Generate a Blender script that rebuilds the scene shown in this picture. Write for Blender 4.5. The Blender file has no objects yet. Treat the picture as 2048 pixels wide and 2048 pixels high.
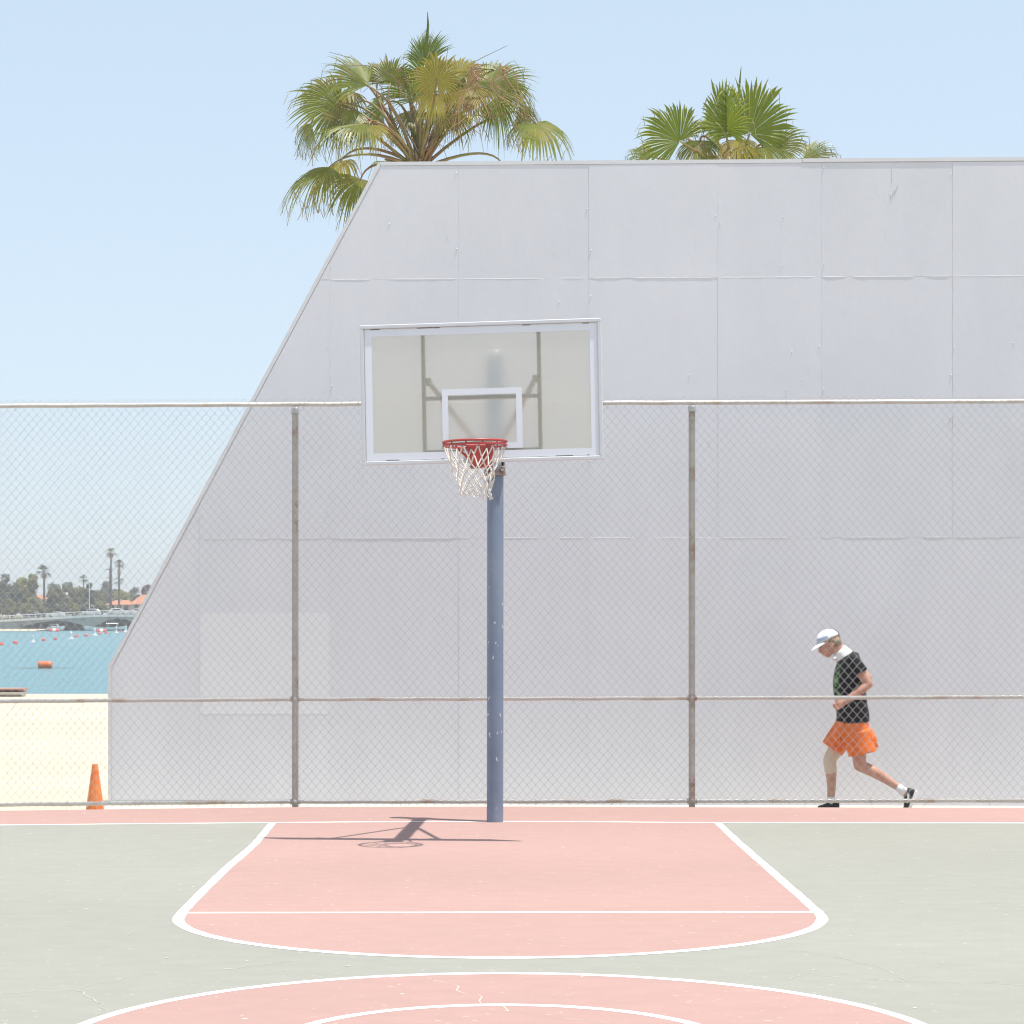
import bpy, bmesh, math, random
from mathutils import Vector, Matrix, noise as mnoise

# ------------------------------------------------------------------ camera, sky, sun, exposure
scene = bpy.context.scene
COL = scene.collection
F = 4560.0                      # focal length in pixels of the 2048 px frame
EYE = 1.69
HOR = 1240.0
cam_d = bpy.data.cameras.new('camera')
cam = bpy.data.objects.new('camera', cam_d); COL.objects.link(cam)
cam.location = (0, 0, EYE); cam.rotation_euler = (math.radians(90), 0, 0)
cam_d.sensor_width = 36.0; cam_d.lens = 36.0 * F / 2048.0
cam_d.shift_y = (HOR - 1024.0) / 2048.0
cam_d.clip_start = 0.1; cam_d.clip_end = 9000
scene.camera = cam

SUN = Vector((0.213, -0.10, 1.0)).normalized()
elev = math.asin(SUN.z); azim = math.atan2(SUN.x, SUN.y)
world = bpy.data.worlds.new('World'); scene.world = world; world.use_nodes = True
wn = world.node_tree; wn.nodes.clear()
wo = wn.nodes.new('ShaderNodeOutputWorld'); wb = wn.nodes.new('ShaderNodeBackground')
sk = wn.nodes.new('ShaderNodeTexSky'); sk.sky_type = 'NISHITA'; sk.sun_disc = False
sk.sun_elevation = elev; sk.sun_rotation = azim
sk.air_density = 1.0; sk.dust_density = 0.6; sk.ozone_density = 1.6; sk.altitude = 0
wb.inputs['Strength'].default_value = 0.15
wg = wn.nodes.new('ShaderNodeGamma'); wg.inputs[1].default_value = 0.25      # hazy coastal sky: evens out the gradient everywhere
wt = wn.nodes.new('ShaderNodeMix'); wt.data_type = 'RGBA'; wt.blend_type = 'MULTIPLY'; wt.inputs[0].default_value = 1.0
wt.inputs[7].default_value = (1.83, 2.06, 2.27, 1)
wn.links.new(sk.outputs[0], wg.inputs[0]); wn.links.new(wg.outputs[0], wt.inputs[6])
wn.links.new(wt.outputs[2], wb.inputs[0]); wn.links.new(wb.outputs[0], wo.inputs[0])
sun_d = bpy.data.lights.new('sun', 'SUN'); sun_d.energy = 3.2; sun_d.angle = math.radians(0.53)
sun_d.color = (1.0, 0.955, 0.885)
sun_o = bpy.data.objects.new('sun', sun_d); COL.objects.link(sun_o)
sun_o.rotation_euler = (-SUN).to_track_quat('-Z', 'Y').to_euler(); sun_o.location = (6, -3, 30)
scene.view_settings.view_transform = 'Standard'; scene.view_settings.look = 'None'
scene.view_settings.gamma = 1.0; scene.view_settings.use_curve_mapping = False
scene.view_settings.exposure = 0.9
scene.render.engine = 'CYCLES'
cy = scene.cycles
cy.use_denoising = True; cy.filter_width = 1.2
cy.max_bounces = 6; cy.diffuse_bounces = 4; cy.glossy_bounces = 3; cy.transmission_bounces = 6
cy.transparent_max_bounces = 8; cy.volume_bounces = 0
cy.caustics_reflective = False; cy.caustics_refractive = False

# ------------------------------------------------------------------ helpers
def V(*a): return Vector(a)
def P(px, py, d):               # photograph pixel at distance d, as a point in the place
    return Vector(((px - 1024.0) * d / F, d, EYE + (HOR - py) * d / F))
def sm(a, b, t): return a + (b - a) * t

class MB:
    def __init__(s): s.v = []; s.f = []; s.mi = []
    def add(s, verts, faces, mi=0):
        o = len(s.v); s.v.extend([tuple(v) for v in verts])
        s.f.extend([tuple(i + o for i in f) for f in faces]); s.mi.extend([mi] * len(faces)); return s
    def box(s, c, size, rot=None, mi=0, chamfer=0.0):
        hx, hy, hz = size[0] / 2, size[1] / 2, size[2] / 2; c = Vector(c)
        M = rot if rot is not None else Matrix.Identity(3)
        if chamfer <= 0:
            vs = [c + M @ Vector((x * hx, y * hy, z * hz)) for x in (-1, 1) for y in (-1, 1) for z in (-1, 1)]
            fs = [(0, 1, 3, 2), (4, 6, 7, 5), (0, 4, 5, 1), (2, 3, 7, 6), (0, 2, 6, 4), (1, 5, 7, 3)]
            return s.add(vs, fs, mi)
        b = bmesh.new(); bmesh.ops.create_cube(b, size=1.0)
        for v in b.verts: v.co = Vector((v.co.x * size[0], v.co.y * size[1], v.co.z * size[2]))
        bmesh.ops.bevel(b, geom=b.edges[:], offset=chamfer, segments=1, affect='EDGES')
        b.verts.index_update()
        s.add([c + M @ v.co for v in b.verts], [[v.index for v in f.verts] for f in b.faces], mi); b.free(); return s
    def tube(s, pts, r, n=8, cap=True, mi=0):
        pts = [Vector(p) for p in pts]; k = len(pts)
        rs = r if isinstance(r, (list, tuple)) else [r] * k
        T = []
        for i in range(k):
            t = pts[min(i + 1, k - 1)] - pts[max(i - 1, 0)]
            T.append(t.normalized() if t.length > 1e-9 else Vector((0, 0, 1)))
        up = Vector((0, 0, 1)) if abs(T[0].z) < 0.9 else Vector((0, 1, 0))
        a = T[0].cross(up).normalized(); vs = []
        for i in range(k):
            a = (a - T[i] * a.dot(T[i])); a = a.normalized() if a.length > 1e-6 else T[i].orthogonal().normalized()
            b = T[i].cross(a)
            for j in range(n):
                an = 2 * math.pi * j / n
                vs.append(pts[i] + (a * math.cos(an) + b * math.sin(an)) * rs[i])
        fs = [(i * n + j, i * n + (j + 1) % n, (i + 1) * n + (j + 1) % n, (i + 1) * n + j) for i in range(k - 1) for j in range(n)]
        if cap: fs += [tuple(reversed(range(n))), tuple((k - 1) * n + j for j in range(n))]
        return s.add(vs, fs, mi)
    def loft(s, rings, mi=0, cap=True):       # rings: lists of equal length
        n = len(rings[0]); vs = [p for r in rings for p in r]; k = len(rings)
        fs = [(i * n + j, i * n + (j + 1) % n, (i + 1) * n + (j + 1) % n, (i + 1) * n + j) for i in range(k - 1) for j in range(n)]
        if cap: fs += [tuple(reversed(range(n))), tuple((k - 1) * n + j for j in range(n))]
        return s.add(vs, fs, mi)
    def lathe(s, c, prof, n=20, mi=0, axis='z'):
        c = Vector(c); rings = []
        for r, h in prof:
            ring = []
            for j in range(n):
                an = 2 * math.pi * j / n; q = Vector((r * math.cos(an), r * math.sin(an), h))
                if axis == 'x': q = Vector((q.z, q.x, q.y))
                if axis == 'y': q = Vector((q.y, q.z, q.x))
                ring.append(c + q)
            rings.append(ring)
        return s.loft(rings, mi)
    def ball(s, c, r, n=10, m=7, rot=None, mi=0):
        rx, ry, rz = r if isinstance(r, (list, tuple)) else (r, r, r); c = Vector(c); M = rot or Matrix.Identity(3)
        rings = []
        for i in range(m + 1):
            ph = -math.pi / 2 + math.pi * (i + 0.02) / (m + 0.04)
            rings.append([c + M @ Vector((rx * math.cos(ph) * math.cos(2 * math.pi * j / n), ry * math.cos(ph) * math.sin(2 * math.pi * j / n), rz * math.sin(ph))) for j in range(n)])
        return s.loft(rings, mi)
    def prism(s, poly, a, b, mi=0):           # poly: 3D points, extruded from +a to +b (vectors)
        n = len(poly); a = Vector(a); b = Vector(b)
        vs = [Vector(p) + a for p in poly] + [Vector(p) + b for p in poly]
        fs = [tuple(reversed(range(n))), tuple(range(n, 2 * n))] + [(j, (j + 1) % n, n + (j + 1) % n, n + j) for j in range(n)]
        return s.add(vs, fs, mi)
    def build(s, name, mat, parent=None, smooth=False, origin=None, recalc=True):
        org = Vector(origin) if origin is not None else (wloc(parent) if parent else Vector((0, 0, 0)))
        me = bpy.data.meshes.new(name)
        me.from_pydata([(v[0] - org.x, v[1] - org.y, v[2] - org.z) for v in s.v], [], s.f)
        for m in (mat if isinstance(mat, (list, tuple)) else [mat]): me.materials.append(m)
        if any(s.mi): me.polygons.foreach_set('material_index', s.mi)
        if recalc:
            b = bmesh.new(); b.from_mesh(me); bmesh.ops.recalc_face_normals(b, faces=b.faces[:]); b.to_mesh(me); b.free()
        if smooth:
            me.polygons.foreach_set('use_smooth', [True] * len(me.polygons))
            if smooth != 'all': me.set_sharp_from_angle(angle=math.radians(40))
        me.update()
        o = bpy.data.objects.new(name, me); COL.objects.link(o)
        if parent: o.parent = parent
        else: o.location = org
        return o

def wloc(o):
    l = Vector((0, 0, 0))
    while o is not None: l = l + o.location; o = o.parent
    return l
def thing(name, label, cat, loc, group=None):
    o = bpy.data.objects.new(name, None); COL.objects.link(o); o.location = loc; o.empty_display_size = 0.2
    return tag(o, label, cat, group)
def tag(o, label=None, cat=None, group=None, kind=None):
    if label: o['label'] = label
    if cat: o['category'] = cat
    if group: o['group'] = group
    if kind: o['kind'] = kind
    return o
def copy_tree(o, parent=None):
    c = o.copy(); COL.objects.link(c); c.parent = parent
    for ch in list(o.children): copy_tree(ch, c)
    return c

# ------------------------------------------------------------------ materials
def mk(name, col, rough=0.6, metal=0.0, var=0.0, vscale=3.0, col2=None, mix2=(0.5, 0.62), c2scale=1.5, bump=0.0, bscale=60.0,
       spec=0.5, translucent=0.0, trans_col=None, objrand=0.0, stretch=(1, 1, 1), specks=None, big=None):
    m = bpy.data.materials.new(name); m.use_nodes = True; nt = m.node_tree; N = nt.nodes; L = nt.links
    b = N['Principled BSDF']; out = N['Material Output']
    b.inputs['Roughness'].default_value = rough; b.inputs['Metallic'].default_value = metal
    b.inputs['Specular IOR Level'].default_value = spec
    tc = N.new('ShaderNodeTexCoord'); mp = N.new('ShaderNodeMapping'); L.new(tc.outputs['Object'], mp.inputs[0]); mp.inputs['Scale'].default_value = stretch
    rgb = N.new('ShaderNodeRGB'); rgb.outputs[0].default_value = (*col, 1); cur = rgb.outputs[0]
    def noise(scale, detail=4, rough_=0.55):
        n = N.new('ShaderNodeTexNoise'); n.inputs['Scale'].default_value = scale; n.inputs['Detail'].default_value = detail
        n.inputs['Roughness'].default_value = rough_; L.new(mp.outputs[0], n.inputs['Vector']); return n
    def ramp(sock, a, c, va=0.0, vc=1.0):
        r = N.new('ShaderNodeMapRange'); r.inputs['From Min'].default_value = a; r.inputs['From Max'].default_value = c
        r.inputs['To Min'].default_value = va; r.inputs['To Max'].default_value = vc; L.new(sock, r.inputs[0]); return r.outputs[0]
    def mixc(fac, c1, c2):
        x = N.new('ShaderNodeMix'); x.data_type = 'RGBA'; L.new(fac, x.inputs[0])
        for s, i in ((c1, 6), (c2, 7)):
            if isinstance(s, tuple): x.inputs[i].default_value = (*s, 1)
            else: L.new(s, x.inputs[i])
        return x.outputs[2]
    def bright(sock, fac):
        h = N.new('ShaderNodeHueSaturation'); L.new(sock, h.inputs['Color']); L.new(fac, h.inputs['Value']); return h.outputs[0]
    if col2 is not None: cur = mixc(ramp(noise(c2scale, 5, 0.6).outputs[0], *mix2), cur, col2)
    if big is not None: cur = bright(cur, ramp(noise(big[0], 2).outputs[0], 0.3, 0.7, 1 - big[1], 1 + big[1]))
    if var > 0: cur = bright(cur, ramp(noise(vscale, 6, 0.65).outputs[0], 0.25, 0.75, 1 - var, 1 + var))
    if specks is not None:
        cur = mixc(ramp(noise(specks[1], 2, 0.5).outputs[0], specks[2], specks[2] + 0.03), cur, specks[0])
    if objrand > 0:
        oi = N.new('ShaderNodeObjectInfo'); cur = bright(cur, ramp(oi.outputs['Random'], 0, 1, 1 - objrand, 1 + objrand))
    L.new(cur, b.inputs['Base Color'])
    if bump > 0:
        bp = N.new('ShaderNodeBump'); bp.inputs['Strength'].default_value = 1.0; bp.inputs['Distance'].default_value = bump
        L.new(noise(bscale, 4).outputs[0], bp.inputs['Height']); L.new(bp.outputs[0], b.inputs['Normal'])
    if translucent > 0:
        t = N.new('ShaderNodeBsdfTranslucent'); mx = N.new('ShaderNodeMixShader'); mx.inputs[0].default_value = translucent
        if trans_col is None: L.new(cur, t.inputs[0])
        else: t.inputs[0].default_value = (*trans_col, 1)
        L.new(b.outputs[0], mx.inputs[1]); L.new(t.outputs[0], mx.inputs[2]); L.new(mx.outputs[0], out.inputs[0])
    return m

M = {}
M['green'] = mk('court_green_paint', (0.292, 0.288, 0.252), 0.85, var=0.055, vscale=9, big=(0.3, 0.05), bump=0.0015, bscale=220, spec=0.2, stretch=(0.45, 0.8, 1), specks=((0.45, 0.45, 0.40), 38, 0.70))
M['pink'] = mk('court_pink_paint', (0.392, 0.252, 0.224), 0.85, var=0.055, vscale=9, big=(0.35, 0.055), bump=0.0015, bscale=220, spec=0.2, stretch=(0.45, 0.8, 1), specks=((0.55, 0.42, 0.37), 38, 0.70))
M['line'] = mk('court_white_line', (0.8, 0.8, 0.77), 0.8, var=0.04, vscale=20, spec=0.2, col2=(0.62, 0.6, 0.56), mix2=(0.62, 0.72), c2scale=8)
M['crack'] = mk('crack_filler', (0.50, 0.48, 0.40), 0.9, var=0.1, vscale=30)
M['sand'] = mk('beach_sand', (0.535, 0.47, 0.365), 0.95, var=0.05, vscale=2.0, bump=0.05, bscale=3.5, spec=0.1, big=(0.15, 0.06))
M['wetsand'] = mk('far_sand', (0.48, 0.41, 0.30), 0.95, var=0.06, vscale=0.5)
M['concrete'] = mk('walkway_concrete', (0.56, 0.51, 0.43), 0.9, var=0.08, vscale=6, bump=0.001, bscale=90)
M['wall'] = mk('wall_grey_paint', (0.672, 0.677, 0.718), 0.62, var=0.018, vscale=4, big=(0.5, 0.022), col2=(0.645, 0.655, 0.695), mix2=(0.45, 0.65), c2scale=0.9, bump=0.0012, bscale=16, spec=0.3, objrand=0.012, stretch=(1, 1, 0.5))
M['wall_patch'] = mk('wall_repaint', (0.705, 0.708, 0.735), 0.6, var=0.01, vscale=5, bump=0.001, bscale=16, spec=0.3)
M['wall_trim'] = mk('wall_trim_paint', (0.66, 0.66, 0.675), 0.5, var=0.03, vscale=8, bump=0.0006, bscale=30, spec=0.4)
M['caulk'] = mk('wall_caulk', (0.68, 0.68, 0.69), 0.7, var=0.05, vscale=20, bump=0.002, bscale=60)
M['galv'] = mk('galvanised_wire', (0.50, 0.49, 0.475), 0.40, metal=0.4, var=0.12, vscale=5, spec=0.5)
M['post'] = mk('weathered_post', (0.43, 0.40, 0.37), 0.5, metal=0.2, var=0.15, vscale=8, col2=(0.28, 0.19, 0.135), mix2=(0.54, 0.70), c2scale=5)
M['rail'] = mk('weathered_rail', (0.60, 0.57, 0.53), 0.5, metal=0.15, var=0.12, vscale=7, col2=(0.42, 0.31, 0.23), mix2=(0.54, 0.68), c2scale=3.5)
M['pole'] = mk('pole_blue_paint', (0.165, 0.21, 0.295), 0.4, var=0.10, vscale=5, col2=(0.23, 0.275, 0.35), mix2=(0.45, 0.7), c2scale=2.2, bump=0.0006, bscale=40, specks=((0.55, 0.57, 0.6), 26, 0.70), stretch=(1, 1, 0.5))
M['alu'] = mk('board_frame', (0.60, 0.61, 0.64), 0.4, metal=0.15, var=0.05, vscale=6)
M['boardwhite'] = mk('board_white_band', (0.72, 0.74, 0.80), 0.55, var=0.02, vscale=6)
M['strut'] = mk('board_strut', (0.86, 0.82, 0.72), 0.6, var=0.08, vscale=8)
M['rustplate'] = mk('clamp_plate', (0.34, 0.29, 0.26), 0.6, metal=0.2, var=0.15, vscale=14, col2=(0.22, 0.12, 0.08), mix2=(0.52, 0.64), c2scale=12)
M['brace'] = mk('brace_pipe', (0.40, 0.35, 0.34), 0.5, var=0.1, vscale=8)
M['rim'] = mk('rim_red_paint', (0.42, 0.055, 0.05), 0.4, var=0.12, vscale=20, col2=(0.30, 0.07, 0.06), c2scale=16)
M['net'] = mk('net_cord', (0.66, 0.62, 0.57), 0.9, var=0.12, vscale=25, bump=0.001, bscale=300)
M['bolt'] = mk('bolt_steel', (0.55, 0.55, 0.55), 0.35, metal=0.6)
M['gap'] = mk('dark_gasket', (0.06, 0.065, 0.07), 0.8)
def glass_mat():
    m = bpy.data.materials.new('hazy_polycarbonate'); m.use_nodes = True; nt = m.node_tree; N = nt.nodes; L = nt.links
    N.remove(N['Principled BSDF']); out = N['Material Output']
    rf = N.new('ShaderNodeBsdfRefraction'); rf.inputs['IOR'].default_value = 1.06; rf.inputs['Roughness'].default_value = 0.75
    rf.inputs['Color'].default_value = (1.0, 0.99, 0.955, 1)
    tr = N.new('ShaderNodeBsdfTransparent'); tr.inputs[0].default_value = (1.0, 0.99, 0.955, 1)
    df = N.new('ShaderNodeBsdfDiffuse'); df.inputs[0].default_value = (0.93, 0.905, 0.81, 1)
    tl = N.new('ShaderNodeBsdfTranslucent'); tl.inputs[0].default_value = (0.93, 0.905, 0.81, 1)
    gl = N.new('ShaderNodeBsdfGlossy'); gl.inputs['Roughness'].default_value = 0.12; gl.inputs[0].default_value = (0.9, 0.9, 0.9, 1)
    tc = N.new('ShaderNodeTexCoord'); nz = N.new('ShaderNodeTexNoise'); nz.inputs['Scale'].default_value = 2.2; nz.inputs['Detail'].default_value = 6
    L.new(tc.outputs['Object'], nz.inputs['Vector'])
    mr = N.new('ShaderNodeMapRange'); mr.inputs[1].default_value = 0.3; mr.inputs[2].default_value = 0.7; mr.inputs[3].default_value = 0.24; mr.inputs[4].default_value = 0.33
    L.new(nz.outputs[0], mr.inputs[0])
    a = N.new('ShaderNodeMixShader'); a.inputs[0].default_value = 0.35; L.new(rf.outputs[0], a.inputs[1]); L.new(tr.outputs[0], a.inputs[2])
    d = N.new('ShaderNodeMixShader'); d.inputs[0].default_value = 0.5; L.new(df.outputs[0], d.inputs[1]); L.new(tl.outputs[0], d.inputs[2])
    e = N.new('ShaderNodeMixShader'); L.new(mr.outputs[0], e.inputs[0]); L.new(a.outputs[0], e.inputs[1]); L.new(d.outputs[0], e.inputs[2])
    g = N.new('ShaderNodeMixShader'); g.inputs[0].default_value = 0.05; L.new(e.outputs[0], g.inputs[1]); L.new(gl.outputs[0], g.inputs[2])
    L.new(g.outputs[0], out.inputs[0]); return m
M['glass'] = glass_mat()
M['leaf_a'] = mk('palm_leaf_green', (0.165, 0.19, 0.03), 0.4, var=0.25, vscale=3, col2=(0.25, 0.215, 0.065), mix2=(0.5, 0.62), c2scale=2.0, translucent=0.32, trans_col=(0.29, 0.33, 0.035), spec=0.45, objrand=0.15)
M['leaf_b'] = mk('palm_leaf_deep', (0.15, 0.19, 0.02), 0.4, var=0.22, vscale=3, col2=(0.15, 0.17, 0.03), mix2=(0.5, 0.65), c2scale=2.0, translucent=0.34, trans_col=(0.27, 0.36, 0.02), spec=0.4, objrand=0.15)
M['leaf_y'] = mk('palm_leaf_yellowing', (0.29, 0.25, 0.045), 0.42, var=0.25, vscale=3, col2=(0.31, 0.23, 0.08), mix2=(0.5, 0.65), c2scale=2.0, translucent=0.3, trans_col=(0.40, 0.36, 0.05), spec=0.45, objrand=0.15)
M['leaf_dead'] = mk('palm_leaf_dry', (0.42, 0.25, 0.14), 0.7, var=0.25, vscale=4, translucent=0.2)
M['petiole'] = mk('palm_petiole', (0.23, 0.20, 0.07), 0.45, var=0.2, vscale=5, col2=(0.24, 0.12, 0.06), mix2=(0.45, 0.62), c2scale=2)
M['stalk'] = mk('palm_flower_stalk', (0.20, 0.14, 0.11), 0.7, var=0.25, vscale=6)
M['bark'] = mk('palm_bark', (0.20, 0.14, 0.095), 0.9, var=0.3, vscale=6, bump=0.03, bscale=9)
M['cone'] = mk('cone_orange', (0.80, 0.24, 0.06), 0.5, var=0.12, vscale=9, col2=(0.74, 0.16, 0.05), mix2=(0.48, 0.62), c2scale=6)
M['rubber'] = mk('black_rubber', (0.03, 0.03, 0.032), 0.7, var=0.2, vscale=10)
M['skin'] = mk('skin', (0.52, 0.285, 0.205), 0.5, var=0.06, vscale=14, col2=(0.47, 0.21, 0.15), mix2=(0.5, 0.7), c2scale=10, spec=0.4)
M['shirt'] = mk('black_shirt', (0.014, 0.014, 0.017), 0.6, var=0.25, vscale=12, bump=0.012, bscale=13, spec=0.25)
M['green_print'] = mk('shirt_green_print', (0.06, 0.20, 0.05), 0.6, var=0.5, vscale=30)
M['shorts'] = mk('orange_shorts', (0.87, 0.21, 0.038), 0.6, var=0.10, vscale=10, bump=0.014, bscale=11, translucent=0.15)
M['towel'] = mk('white_collar', (0.78, 0.78, 0.78), 0.9, bump=0.004, bscale=40)
M['cap'] = mk('white_cap', (0.84, 0.85, 0.87), 0.9, var=0.03, spec=0.1)
M['cap_blue'] = mk('cap_blue_band', (0.32, 0.42, 0.62), 0.8, var=0.35, vscale=25)
M['hair'] = mk('sandy_grey_hair', (0.27, 0.20, 0.13), 0.7, var=0.4, vscale=60, bump=0.006, bscale=70)
M['sock'] = mk('white_sock', (0.78, 0.77, 0.78), 0.9, bump=0.002, bscale=90)
M['shoe'] = mk('black_shoe', (0.02, 0.02, 0.022), 0.5, var=0.3, vscale=20)
M['sole'] = mk('white_sole', (0.75, 0.74, 0.72), 0.6)
M['knee'] = mk('beige_knee_sleeve', (0.60, 0.50, 0.38), 0.9, var=0.06, vscale=20, bump=0.002, bscale=60)
M['eye'] = mk('eye_dark', (0.03, 0.025, 0.02), 0.3)
# far shore
M['fleaf1'] = mk('tree_olive', (0.20, 0.195, 0.075), 0.7, var=0.4, vscale=0.5, col2=(0.22, 0.19, 0.08), c2scale=0.3, translucent=0.45, objrand=0.2)
M['fleaf2'] = mk('tree_yellow_green', (0.29, 0.275, 0.07), 0.7, var=0.35, vscale=0.5, translucent=0.45, objrand=0.1)
M['fleaf3'] = mk('tree_dark_green', (0.085, 0.11, 0.07), 0.7, var=0.35, vscale=0.5, translucent=0.45, objrand=0.15)
M['fleaf4'] = mk('tree_purple', (0.19, 0.09, 0.10), 0.7, var=0.35, vscale=0.5, translucent=0.2)
M['fleaf5'] = mk('tree_grey_green', (0.20, 0.20, 0.135), 0.7, var=0.35, vscale=0.5, translucent=0.45, objrand=0.15)
M['trunk'] = mk('tree_trunk', (0.12, 0.09, 0.07), 0.9, var=0.3, vscale=1.0)
M['plaster'] = mk('white_plaster', (0.66, 0.63, 0.58), 0.9, var=0.05, vscale=0.5)
M['tile'] = mk('orange_roof_tile', (0.50, 0.20, 0.105), 0.8, var=0.2, vscale=1.2, bump=0.1, bscale=3)
M['window'] = mk('dark_window', (0.04, 0.05, 0.06), 0.15)
M['bridge'] = mk('bridge_concrete', (0.36, 0.34, 0.30), 0.9, var=0.12, vscale=0.3, col2=(0.27, 0.25, 0.22), c2scale=0.2)
M['railw'] = mk('bridge_rail_paint', (0.66, 0.65, 0.62), 0.7, var=0.06, vscale=1)
M['carw'] = mk('white_car_paint', (0.72, 0.72, 0.72), 0.25, spec=0.6)
M['card'] = mk('dark_blue_car_paint', (0.04, 0.05, 0.09), 0.25, spec=0.6)
M['tyre'] = mk('tyre', (0.025, 0.025, 0.025), 0.8)
M['boatw'] = mk('boat_white', (0.70, 0.70, 0.68), 0.4)
M['boatt'] = mk('boat_teal', (0.16, 0.34, 0.38), 0.4)
M['boatr'] = mk('boat_red_trim', (0.45, 0.12, 0.09), 0.5)
M['buoyr'] = mk('buoy_red', (0.62, 0.07, 0.04), 0.5, var=0.1, vscale=3)
M['buoyo'] = mk('buoy_orange', (0.72, 0.17, 0.06), 0.45, var=0.1, vscale=3)
M['buoyw'] = mk('buoy_white', (0.75, 0.74, 0.72), 0.5)
M['land'] = mk('far_land', (0.22, 0.19, 0.12), 0.95, var=0.2, vscale=0.05, col2=(0.11, 0.13, 0.05), c2scale=0.03)
M['cloth_d'] = mk('dark_clothing', (0.04, 0.04, 0.05), 0.9)
M['cloth_p'] = mk('pale_pink_clothing', (0.5, 0.33, 0.28), 0.9)
M['hull_top'] = mk('dinghy_red_brown', (0.42, 0.25, 0.22), 0.6, var=0.1, vscale=3)
M['hull'] = mk('dinghy_white', (0.55, 0.53, 0.50), 0.6, var=0.08, vscale=3)
def water_mat():
    m = mk('bay_water', (0.10, 0.265, 0.305), 0.22, spec=0.35); nt = m.node_tree; N = nt.nodes; L = nt.links; b = N['Principled BSDF']
    tc = N.new('ShaderNodeTexCoord'); mp = N.new('ShaderNodeMapping'); mp.inputs['Scale'].default_value = (1, 0.45, 1); L.new(tc.outputs['Object'], mp.inputs[0])
    n1 = N.new('ShaderNodeTexNoise'); n1.inputs['Scale'].default_value = 1.4; n1.inputs['Detail'].default_value = 7; n1.inputs['Roughness'].default_value = 0.65; L.new(mp.outputs[0], n1.inputs['Vector'])
    bp = N.new('ShaderNodeBump'); bp.inputs['Distance'].default_value = 0.55; L.new(n1.outputs[0], bp.inputs['Height']); L.new(bp.outputs[0], b.inputs['Normal'])
    return m
M['water'] = water_mat()

# ------------------------------------------------------------------ ground, beach, water
SANDZ = -0.13
def sheet(name, xs, prof, mat, kind='structure'):
    m = MB()
    for y, z in prof: m.v.extend([(x, y, z) for x in xs])
    n = len(xs)
    for i in range(len(prof) - 1):
        for j in range(n - 1): m.f.append((i * n + j, i * n + j + 1, (i + 1) * n + j + 1, (i + 1) * n + j)); m.mi.append(0)
    o = m.build(name, mat); tag(o, kind=kind); return o
WATER = -1.0
beach = sheet('beach', [-3000, -300, -60, -20, 20, 60, 300, 3000],
              [(-2900, SANDZ - .02), (-30, SANDZ - .02), (20, SANDZ), (24, SANDZ - .02), (50, -0.52), (83, -1.0), (97, -1.6)], M['sand'])
tag(beach, 'pale cream sand beach running down to the water')
bay = sheet('bay_water', [-3000, -400, -100, 100, 400, 3000], [(75, WATER), (150, WATER), (400, WATER), (640, WATER), (700, WATER)], M['water'])
tag(bay, 'light blue bay water behind the beach')

# far shore land with an uneven front edge
fm = MB(); xs = [-3000, -600, -240, -160, -140, -128, -121, -117, -112, -100, -80, -40, 200, 3000]
def front(x): return 592
rows = [(0, -1.7), (0.4, -1.0), (0.8, 2.2), (8, 2.35), (60, 2.6), (400, 4.0), (2400, 8.0)]
for dy, z in rows: fm.v.extend([(x, (front(x)) + dy, z) for x in xs])
for i in range(len(rows) - 1):
    for j in range(len(xs) - 1):
        n = len(xs); fm.f.append((i * n + j, i * n + j + 1, (i + 1) * n + j + 1, (i + 1) * n + j)); fm.mi.append(0)
far = fm.build('far_shore', M['land']); tag(far, 'low land on the far side of the bay', kind='structure')
fs = MB(); fs.add([(-200, 545, -1.06), (-118, 560, -1.06), (-116, 575, -0.55), (-200, 575, -0.45)], [(0, 1, 2, 3)])
tag(fs.build('far_beach', M['wetsand']), 'narrow pale sand strip across the bay', kind='structure')

# ------------------------------------------------------------------ court
def gp(px, py): d = F * EYE / (py - HOR); return ((px - 1024) * d / F, d)      # a point painted on the flat court
court_poly = [(-9, -9), (9, -9), (9, 20.48), (4.7, 20.5), (2.0, 20.57), (0, 20.66), (-1.92, 20.6), (-3.2, 20.42), (-4.53, 20.19), (-9, 19.6)]
m = MB(); m.prism([(x, y, 0) for x, y in court_poly], (0, 0, -0.16), (0, 0, 0))
court = m.build('court', M['green']); tag(court, 'basketball court painted pale green and pink with white lines', kind='structure')
def flat(name, poly, z, mat):
    b = bmesh.new(); f = b.faces.new([b.verts.new((x, y, z)) for x, y in poly]); bmesh.ops.triangulate(b, faces=[f])
    for f in b.faces:
        if f.normal.z < 0: f.normal_flip()
    me = bpy.data.meshes.new(name); b.to_mesh(me); b.free(); me.materials.append(mat)
    o = bpy.data.objects.new(name, me); COL.objects.link(o); o.parent = court; return o
def dense(pts, step=0.12):
    out = []
    for a, b in zip(pts[:-1], pts[1:]):
        a = Vector(a); b = Vector(b); n = max(1, int((b - a).length / step))
        out += [a + (b - a) * (i / n) for i in range(n)]
    return out + [Vector(pts[-1])]
def smooth_poly(pts, it=2):
    pts = [Vector(p) for p in pts]
    for _ in range(it):
        q = [pts[0]]
        for a, b in zip(pts[:-1], pts[1:]): q += [a * .75 + b * .25, a * .25 + b * .75]
        pts = q + [pts[-1]]
    return pts
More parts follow.
